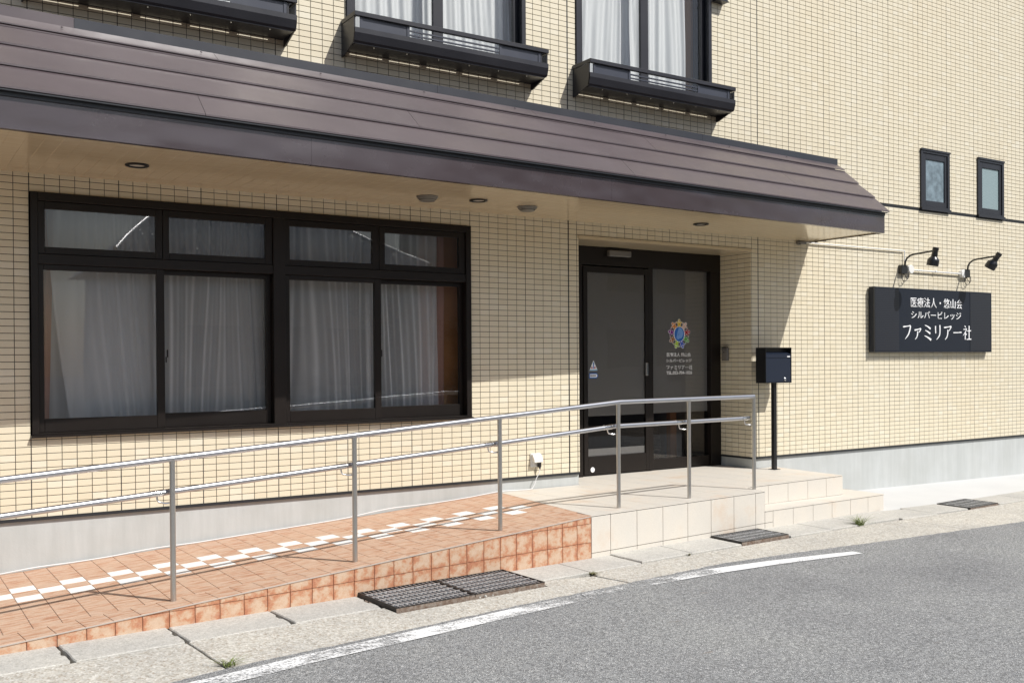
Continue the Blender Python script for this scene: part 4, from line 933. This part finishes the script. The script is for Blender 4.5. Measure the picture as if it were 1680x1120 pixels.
# riser of the top landing above the step (faces the street)
p0 = np.array([6.130, -1.086]); p1 = np.array([7.672, -.984]); dd_ = (p1-p0)/np.linalg.norm(p1-p0); nn_ = np.array([dd_[1], -dd_[0]])
us = [0.002, .337, .640, .955, 1.262, np.linalg.norm(p1-p0)]
for a_, b_ in zip(us[:-1], us[1:]):
    A0 = p0+dd_*(a_+.0022); B0 = p0+dd_*(b_-.0022); mb = MB()
    mb.prism([(*A0, stz(*A0)+.001), (*B0, stz(*B0)+.001), (*B0, ZL-.0115), (*A0, ZL-.0115)], (-nn_[0]*.010, -nn_[1]*.010, 0)); mb.obj('riser_tile', ['ivory'], lnd)
# side faces (seen only from further right)
mb = MB(); mb.prism([(7.668, -.980, ZL-.002), (7.722, -.002, ZL-.002), (7.722, -.002, -.33), (7.668, -.98, -.33)], (-.008, 0, 0)); mb.prism([(*so(4.203, -.002), -.335), (8.165, -.002, -.335), (8.165, -.002, -.52), (*so(4.203, -.002), -.52)], (-.008, 0, 0)); mb.obj('side_tiles', ['ivory'], lnd)
mb = MB(); mb.prism([(*so(2.1965, .001), ZL-.002), (6.130, -1.086, ZL-.002), (6.130, -1.086, -.31), (*so(2.1965, .001), -.31)], (-.008, 0, 0)); mb.obj('side_tile', ['ivory'], lnd)

# ================================================================== HANDRAIL
hr = thing('handrail', 'stainless steel double handrail running along the ramp and the landing', 'handrail', (2.8, -1.5, -.2))
def on_line(s, o=-.15): return so(s, o)
Ps = [-4.47, -3.245, -2.022, -.790, .452, 1.322, 2.232]
def ht(s): return .751+.0585*(min(s, .464)-.464)-.002*max(0, s-.464)
def hl(s): return .549+.0585*(min(s, .464)-.464)-.003*max(0, s-.464)
mb = MB(); pts = [(*on_line(s), ht(s)) for s in (-6.2, -4.5, -2, -.5, .40)]+[(*on_line(.464), ht(.464)), (*on_line(.53), ht(.5)), (*on_line(1.3), ht(1.3)), (*on_line(2.232), ht(2.232))]
mb.tube(pts, .0195, 20); mb.obj('top_rail', ['steel'], hr, True)
mb = MB(); pts = [(*on_line(s, -.198), hl(s)) for s in (-6.2, -4.5, -2, -.5, .40)]+[(*on_line(.464, -.198), hl(.464)), (*on_line(.53, -.198), hl(.5)), (*on_line(1.3, -.198), hl(1.3)), (*on_line(2.215, -.198), hl(2.215))]
mb.tube(pts, .0185, 20); mb.obj('lower_rail', ['steel'], hr, True)
for s in Ps:
    x, y = on_line(s); zb = rz(x, y) if s < 0 else ZL
    mb = MB(); mb.tube([(x, y, zb-.001), (x, y, ht(s)-.012)], .0168, 20); mb.lathe((x, y, ht(s)-.03), [(.0175, 0), (.0185, .006), (.0185, .022)], (0, 0, 1), 20); mb.obj('post', ['post'], hr, True)
    mb = MB(); x2, y2 = on_line(s-.075, -.198); mb.tube([(*on_line(s, -.166), hl(s)-.062), (*on_line(s-.035, -.178), hl(s)-.064), (*on_line(s-.068, -.196), hl(s)-.056), (*on_line(s-.075, -.198), hl(s)-.035), (*on_line(s-.075, -.198), hl(s)-.016)], .0058, 10)
    a_ = Vector((*on_line(s-.115, -.198), hl(s-.115))); b_ = Vector((*on_line(s-.04, -.198), hl(s-.04))); mb.tube([a_, b_], .0205, 16); mb.obj('bracket', ['chrome'], hr, True)

# ================================================================== CABLE, SOCKET, INTERCOM, MAILBOX
mb = MB(); pts = []
ctl = [(-1.6, -.022), (-.4, -.02), (0, -.035), (.25, -.022), (.9, -.02), (1.8, -.02), (2.3, -.030), (2.8, -.04), (3.2, -.022), (3.6, -.03), (4.0, -.03), (4.3, -.05)]
for i in range(130):
    x = -1.6+5.93*i/129; y = float(np.interp(x, [c[0] for c in ctl], [c[1] for c in ctl])); h = .007+max(0, .012*noise.noise((x*1.6, 0, 4)))+(.02*math.exp(-((x-2.9)/.35)**2)) + (.010*math.exp(-((x-.1)/.2)**2))
    pts.append((x, y, (rz(x, y) if x < 4.03 else ZL)+h))
pts += [(4.38, -.045, ZL+.012), (4.41, -.04, ZL+.05), (4.43, -.04, -.02), (4.462, -.042, .03), (4.47, -.045, .085)]
mb.tube(pts, .0042, 8); mb.obj('white_cable', ['cable'], None, True, label='thin white cable along the foot of the wall up to the socket', category='cable')
sk = thing('outdoor_socket', 'cream weatherproof power socket low on the tiled wall beside the door', 'power socket', (4.44, 0, .15))
mb = MB(); mb.box(4.385, 4.497, -.014, -.001, .085, .215, 0, .003); mb.obj('back_plate', ['white'], sk)
mb = MB(); mb.prism([(4.395, -.0142, .21), (4.395, -.035, .207), (4.395, -.062, .165), (4.395, -.066, .135), (4.395, -.055, .13), (4.395, -.0142, .165)], (.096, 0, 0)); mb.obj('rain_hood', ['white'], sk)
mb = MB(); mb.box(4.455, 4.485, -.052, -.0145, .085, .132, 0, .005); mb.lathe((4.47, -.044, .085), [(.010, 0), (.006, -.02)], (0, 0, 1), 10); mb.obj('plug', ['black'], sk)
ic = thing('intercom', 'small grey intercom on the right side wall of the entrance recess', 'intercom', (7.36, .38, 1.15))
mb = MB(); mb.box(7.332, 7.362, .332, .430, 1.078, 1.230, 0, .006); mb.obj('body', ['grey'], ic)
mb = MB(); mb.box(7.326, 7.3315, .342, .420, 1.09, 1.198, 0, .002); mb.obj('face_plate', [plain('intercom_face', (.20, .18, .16), .35)], ic)
mb = MB(); mb.box(7.318, 7.340, .330, .432, 1.2305, 1.238); mb.lathe((7.3255, .381, 1.175), [(0, 0), (.008, 0), (.008, .002)], (1, 0, 0), 12); mb.obj('visor', ['black'], ic)
mbx = thing('mailbox', 'dark navy mailbox on a black square pole between the door and the street wall', 'mailbox', (7.518, -.187, -.124))
mb = MB(); x0, x1, y0, y1, z0, z1 = 7.312, 7.722, -.262, -.118, .832, 1.222; t_ = .006
mb.box(x0, x0+t_, y0, y1, z0, z1); mb.box(x1-t_, x1, y0, y1, z0, z1); mb.box(x0+t_, x1-t_, y0, y1, z1-t_, z1); mb.box(x0+t_, x1-t_, y0, y1, z0, z0+t_); mb.box(x0+t_, x1-t_, y1-t_, y1, z0+t_, z1-t_); mb.obj('body', ['black'], mbx)
mb = MB(); mb.box(x0+.008, x1-.008, y0+.004, y0+.012, z0+.008, z0+.272, 0, .002); mb.obj('door', ['post_navy'], mbx)
mb = MB(); mb.box(x0+.008, x1-.008, y0+.005, y0+.013, z0+.276, z0+.318, 0, .0015); mb.prism([(x0+.008, y0+.0055, z0+.3185), (x0+.008, y0+.075, z0+.350), (x0+.008, y0+.075, z0+.344), (x0+.008, y0+.0125, z0+.3185)], (x1-x0-.016, 0, 0)); mb.obj('slot_flap', ['post_navy'], mbx)
mb = MB(); mb.box(x0+.008, x1-.008, y0+.06, y0+.066, z0+.34, z1-.008); mb.obj('slot_back', ['black'], mbx)
mb = MB(); mb.lathe((7.615, y0+.004, .872), [(.017, 0), (.017, -.010), (.012, -.014), (0, -.014)], (0, 1, 0), 20); mb.box(7.612, 7.618, y0-.022, y0-.0105, .862, .882); mb.obj('lock', ['chrome'], mbx, True)
mb = MB(); mb.box(7.655, 7.700, y0+.001, y0+.0045, z0+.284, z0+.296); mb.obj('name_tag', ['letter'], mbx)
mb = MB(); mb.box(7.496, 7.542, -.210, -.166, -.124, .8315, 0, .002); mb.box(7.470, 7.566, -.235, -.141, -.1239, -.119); mb.obj('pole', ['black'], mbx)

# ================================================================== DOWNLIGHTS AND VENTS
def downlight(x, y, label):
    t = thing('downlight', label, 'downlight', (x, y, 2.456), 'round downlights in the canopy soffit')
    mb = MB(); mb.lathe((x, y, 2.4555), [(.078, 0), (.078, -.010), (.070, -.013), (.058, -.012), (.055, -.002), (.055, 0)], (0, 0, 1), 32); mb.obj('trim_ring', ['black'], t, True)
    mb = MB(); mb.lathe((x, y, 2.4555), [(0, -.004), (.052, -.004), (.055, -.001)], (0, 0, 1), 32); mb.obj('diffuser', ['lens'], t, True)
downlight(.69, -.693, 'round dark-rimmed downlight above the left part of the wide window')
downlight(3.467, -.61, 'round dark-rimmed downlight between the two grey soffit vents')
downlight(6.14, -.493, 'round dark-rimmed downlight over the entrance door')
def svent(x, y, label):
    t = thing('soffit_vent', label, 'vent', (x, y, 2.456), 'grey round vents in the canopy soffit')
    mb = MB(); mb.lathe((x, y, 2.4555), [(.090, 0), (.090, -.008), (.084, -.012), (.082, -.020), (.074, -.024)], (0, 0, 1), 32); mb.obj('rim', ['vent'], t, True)
    mb = MB(); mb.lathe((x, y, 2.4555), [(.070, -.018), (.068, -.034), (.060, -.040), (0, -.040)], (0, 0, 1), 32); mb.obj('cover', ['vent'], t, True)
svent(3.008, -.555, 'grey round soffit vent, the one nearer the window\'s middle')
svent(4.025, -.518, 'grey round soffit vent, the one nearer the entrance')

# ================================================================== SIGN AND ITS SPOTLIGHTS
sg = thing('sign_board', 'dark wall sign with white Japanese lettering and perforated sides', 'sign', (10.65, 0, 1.57))
SX0, SX1, SZ0, SZ1, SY = 9.390, 11.905, 1.170, 1.972, -.080
mb = MB(); mb.box(SX0, SX1, SY+.0015, -.015, SZ0, SZ1, 0, .002); mb.obj('case', ['sign'], sg)
mb = MB(); mb.box(SX0+.035, SX0+.50, SY-.002, SY+.0013, SZ0+.02, SZ1-.02); mb.obj('perforated_panel', ['perf'], sg)
mb = MB(); mb.box(SX1-.50, SX1-.035, SY-.002, SY+.0013, SZ0+.02, SZ1-.02); mb.obj('perforated_panel', ['perf'], sg)
mb = MB(); mb.box(SX0+.003, SX0+.028, SY-.006, SY+.0013, SZ0, SZ1); mb.obj('side_fin', ['black'], sg)
for xx in (SX0+.2, SX1-.2, SX0+1.2): 
    mb = MB(); mb.box(xx-.02, xx+.02, -.0148, .0, SZ0+.1, SZ1-.1); mb.obj('wall_bracket', ['black'], sg)
text_mesh('医療法人・悠山会', 10.128, 11.225, 1.735, 1.862, SY+.001, 'letter', sg, th=.004, bold=.002)
text_mesh('シルバービレッジ', 10.135, 11.200, 1.592, 1.690, SY+.001, 'letter', sg, th=.004, bold=.002)
brush('ファミリア一社', 9.960, 11.425, 1.330, 1.522, SY+.001, 'letter', sg, th=.004, wgt=1.25, gap=.13)
def spot(x, zb, hd, label):
    """hd: aim direction of the head"""
    t = thing('spotlight', label, 'spotlight', (x, 0, zb), 'black arm spotlights above the sign')
    mb = MB(); mb.box(x-.072, x+.052, -.052, -.001, zb-.105, zb+.0, 0, .003); mb.obj('mount', ['black'], t)
    mb = MB(); mb.tube([(x, -.045, zb-.02), (x, -.052, zb+.045), (x, -.075, zb+.085), (x, -.12, zb+.115), (x, -.18, zb+.127), (x, -.40, zb+.140), (x, -.455, zb+.146)], .0115, 14); mb.obj('arm', ['black'], t, True)
    h = Vector((x, -.472, zb+.150)); d = Vector(hd).normalized()
    mb = MB(); mb.lathe(h-d*.035, [(0, 0), (.034, 0), (.037, .008), (.037, .035), (.032, .045), (.034, .075), (.036, .085), (.036, .115), (.048, .128), (.066, .150), (.070, .165), (.070, .228), (.064, .228), (.060, .18), (0, .17)], d, 28)
    mb.lathe(h-Vector((.03, 0, 0)), [(0, 0), (.018, 0), (.018, .05), (0, .05)], (1, 0, 0), 14); mb.obj('lamp_head', ['black'], t, True)
    mb = MB(); mb.tube([(x-.055, -.03, zb-.10), (x-.055, -.04, zb-.16), (x-.03, -.045, zb-.205), (x+.02, -.045, zb-.20), (x+.06, -.04, zb-.15), (x+.075, -.03, zb-.10)], .004, 8)
    mb.tube([(x+.0, -.03, zb-.10), (x+.01, -.05, zb-.15), (x+.045, -.05, zb-.175), (x+.08, -.04, zb-.15), (x+.095, -.03, zb-.09)], .004, 8); mb.obj('lamp_cable', ['black'], t, True)
spot(10.062, 2.262, (-.02, .22, -1), 'left black arm spotlight above the sign, head pointing straight down')
spot(11.407, 2.268, (-.10, .60, -.85), 'right black arm spotlight above the sign, head tilted back to the wall')
cd = thing('conduit', 'white surface conduit with two round junction boxes above the sign', 'conduit', (10.1, 0, 2.4))
mb = MB(); mb.tube([(8.22, -.022, 2.441), (8.5, -.022, 2.442), (10.085, -.022, 2.447)], .0075, 10); mb.tube([(10.088, -.022, 2.455), (10.088, -.022, 2.27)], .0075, 10); mb.obj('pipe', ['white'], cd, True)
mb = MB(); mb.tube([(10.23, -.030, 2.213), (11.30, -.030, 2.207)], .0105, 12); mb.lathe((10.72, -.03, 2.211), [(.016, -.012), (.016, .012)], (1, 0, 0), 12); mb.obj('pipe', ['white'], cd, True)
for xx, zz in ((10.195, 2.218), (11.325, 2.210)):
    mb = MB(); mb.lathe((xx, -.001, zz), [(.055, 0), (.055, -.045), (.050, -.050), (0, -.050)], (0, 1, 0), 28); mb.obj('junction_box', ['white'], cd, True)
mb = MB(); mb.tube([(8.10, -.02, 2.433), (8.24, -.024, 2.438)], .017, 10); mb.tube([(8.12, -.02, 2.442), (8.30, -.10, 2.448), (8.36, -.22, 2.449)], .006, 8); mb.lathe((8.31, -.12, 2.446), [(.018, -.012), (.018, .008)], (0, 0, 1), 12); mb.lathe((8.13, -.018, 2.433), [(.024, -.02), (.024, .02)], (0, 1, 0), 12); mb.obj('elbow_joint', ['vent'], cd, True)

# ================================================================== DRAIN GRATES
def grate(s0, s1, o0, o1, th, nb_, nc, label, raised, barmat='galv', cw=.0055):
    t = thing('drain_grate', label, 'drain grate', sso((s0+s1)/2, (o0+o1)/2), None)
    def bx(sa, sb, oa, ob_, za, zb, mb, m=0):
        c = [(sa, oa), (sb, oa), (sb, ob_), (sa, ob_)]; mb.prism([sso(s, o, zb) for s, o in c], (0, 0, za-zb), m)
    mb = MB(); bx(s0, s1, o0, o0+.006, raised-th, raised, mb); bx(s0, s1, o1-.006, o1, raised-.006, raised, mb); bx(s0, s1, o1-.0065, o1+.0005, raised-th, raised-.0062, mb, 1); bx(s0, s0+.008, o0+.006, o1-.006, raised-th, raised, mb); bx(s1-.008, s1, o0+.006, o1-.006, raised-th, raised, mb); mb.obj('frame', ['grate_dark', 'rust'], t)
    for k in range(1, nb_):   # bearing bars along s
        o = o0+(o1-o0)*k/nb_; mb = MB(); bx(s0+.008, s1-.008, o-.0028, o+.0028, raised-th*.8, raised-.001, mb); mb.obj('bearing_bar', [barmat], t)
    mb = MB()
    for k in range(1, nc):
        s = s0+(s1-s0)*k/nc
        for j in range(nb_):
            oa, ob_ = o0+(o1-o0)*j/nb_+.004, o0+(o1-o0)*(j+1)/nb_-.004
            bx(s-cw/2, s+cw/2, oa, ob_, raised-.014, raised-.002, mb)
    mb.obj('cross_bars', [barmat], t, kind='stuff')
    mb = MB(); bx(s0+.004, s1-.004, o0+.004, o1-.004, -.068, -.060, mb); mb.obj('pit_floor', ['pit'], t)
    mb = MB(); bx(s0-.003, s1+.003, o1+.0005, o1+.004, -.03, raised-.02, mb); mb.obj('support_angle', ['rust'], t)
grate(-2.088, -1.489, .0, .475, .030, 6, 17, 'left half of the large steel drain grate at the foot of the ramp', .026)
grate(-1.483, -.888, .0, .475, .030, 6, 17, 'right half of the large steel drain grate at the foot of the ramp', .026)
grate(1.425, 2.075, .005, .345, .030, 4, 22, 'small rusty drain grate in front of the ivory landing', .026)
grate(5.075, 5.70, .115, .49, .022, 4, 22, 'small drain grate beside the pale concrete pad, farthest right', .014)
# small litter: chips on the gutter
mb = MB()
for (s, o, r) in ((-1.42, .50, .012), (-1.47, .505, .008), (-1.36, .50, .006)):
    x, y, z = sso(s, o, .004); mb.lathe((x, y, z), [(0, -.004), (r, 0), (r*.7, r*.7), (0, r)], (0, 0, 1), 7)
mb.obj('concrete_crumbs', ['kerb'], None, True, kind='stuff', label='pale concrete crumbs under the front edge of the large grate', category='rubble')

# ================================================================== ACROSS THE STREET (mirrored in the glass)
nh = thing('neighbour_house', 'house with grey glazed tile roof mirrored in the transom windows', 'house', (8.5, -23, -.8))
hx0, hx1, hy0, hy1 = 4.6, 14.0, -20.0, -28.0
mb = MB(); mb.box(hx0+.5, hx1-.5, hy1+.5, hy0-.5, -1.2, 3.9); mb.obj('wall', ['plaster'], nh)
for xx in (6.6, 8.6, 10.8):
    mb = MB(); rect_frame(mb, xx, xx+1.5, .4, 2.1, .05, .05, .05, .05, hy0-.5, hy0-.44); w_ = mb.obj('window', ['alu'], nh); mb = MB(); mb.box(xx+.05, xx+1.45, hy0-.49, hy0-.46, .45, 2.05); mb.obj('pane', [plain('dim_pane', (.05, .06, .07), .1)], w_)
ez, rzz, ry = 4.0, 6.35, -24.0
# gable-hip: ridge shorter than eaves
v = [(hx0, hy0, ez), (hx1, hy0, ez), (hx1-3.5, ry, rzz), (hx0+2.6, ry, rzz), (hx0, hy1+.2, ez), (hx1, hy1+.2, ez)]
mb = MB(); mb.add([(a_, b_, c_-.07) for a_, b_, c_ in v], [(0, 1, 2, 3), (1, 5, 2), (5, 4, 3, 2), (4, 0, 3), (0, 4, 5, 1)]); mb.obj('roof', ['kawara'], nh)
nrm = Vector((0, rzz-ez, -(ry-hy0))).normalized(); V = []; Fc = []
sl = Vector((0, ry-hy0, rzz-ez)); L = sl.length; sl.normalize(); nrm = Vector((0, -sl.z, sl.y)) if sl.y > 0 else Vector((0, sl.z, -sl.y))
nr = 18
for r_ in range(nr):
    for c_ in range(40):
        x = hx0+.1+c_*.25; t = r_/nr
        if x < hx0+2.6*t or x+.25 > hx1-3.5*t: continue
        base = Vector((x, hy0, ez))+sl*(L*t); k = len(V)
        for e, (dl, lift) in enumerate(((0, .05), (L/nr*1.12, .015))):
            for j in range(7):
                u = j/6; V.append(tuple(base+sl*dl+Vector((u*.25, 0, 0))+nrm*(lift+.055*math.sin(u*math.pi*2-.8)*1.0)))
        for j in range(7): u = j/6; V.append(tuple(base+Vector((u*.25, 0, 0))+nrm*(.045*math.sin(u*math.pi*2-.8)+.018)))
        for j in range(6): Fc += [(k+j, k+j+1, k+8+j, k+7+j), (k+j, k+14+j, k+15+j, k+j+1)]
link('roof_tiles', mesh('roof_tiles', V, Fc, 'kawara', smooth=True), nh, kind='stuff')
mb = MB(); mb.tube([(hx0+2.5, ry, rzz+.12), (hx1-3.4, ry, rzz+.12)], .12, 10); mb.box(hx0+2.55, hx1-3.45, ry-.12, ry+.12, rzz-.02, rzz+.08); mb.tube([(hx0, hy0, ez+.1), (hx0+2.6, ry, rzz+.1)], .09, 10); mb.tube([(hx1, hy0, ez+.1), (hx1-3.5, ry, rzz+.1)], .09, 10); mb.obj('ridge', ['kawara'], nh, True)
ab = thing('apartment_block', 'plain grey block across the street mirrored in the upper windows', 'building', (26, -26, -1))
mb = MB(); mb.box(20, 34, -34, -22, -1.5, 9.6); mb.box(19.8, 34.2, -34.2, -21.8, 9.6, 9.9); mb.obj('wall', ['block'], ab)
for i in range(5):
    for j in range(3): mb = MB(); mb.box(20.9+i*2.7, 22.6+i*2.7, -21.99, -21.95, .8+j*3, 2.3+j*3); mb.obj('window', ['alu'], ab)
def bush(cx, cy, z0, h, r, n_, label):
    t = thing('garden_tree', label, 'tree', (cx, cy, z0)); mb = MB(); mb.tube([(cx, cy, z0), (cx+.1, cy, z0+h*.4), (cx, cy+.1, z0+h*.75)], [.10, .07, .03], 8); mb.tube([(cx+.08, cy, z0+h*.35), (cx+r*.5, cy+.2, z0+h*.7)], [.05, .02], 7); mb.tube([(cx+.05, cy, z0+h*.4), (cx-r*.5, cy-.2, z0+h*.72)], [.05, .02], 7); mb.obj('trunk', ['bark'], t)
    rg = random.Random(int(cx*10)); V = []; Fc = []
    cl = [(cx+rg.uniform(-.7, .7)*r, cy+rg.uniform(-.7, .7)*r, z0+h*.68+rg.uniform(-.35, .3)*h, r*rg.uniform(.3, .5)) for _ in range(14)]
    for i in range(n_):
        c = rg.choice(cl); d = Vector((rg.gauss(0, 1), rg.gauss(0, 1), rg.gauss(0, 1))).normalized()*c[3]*rg.uniform(.5, 1); p = Vector(c[:3])+d
        a_ = Vector((rg.gauss(0, 1), rg.gauss(0, 1), rg.gauss(0, .6))).normalized(); b_ = a_.orthogonal().normalized(); s_ = rg.uniform(.05, .09); k = len(V)
        V += [tuple(p-a_*s_), tuple(p+b_*s_*.5), tuple(p+a_*s_), tuple(p-b_*s_*.5)]; Fc.append((k, k+1, k+2, k+3))
    link('crown', mesh('crown', V, Fc, 'leaf'), t)
bush(12.4, -18.5, -.8, 4.0, 1.6, 5000, 'leafy garden tree right of the neighbour house mirrored in the glass')
bush(15.5, -19.5, -.8, 3.4, 1.4, 4000, 'lower leafy garden tree between house and block across the street')
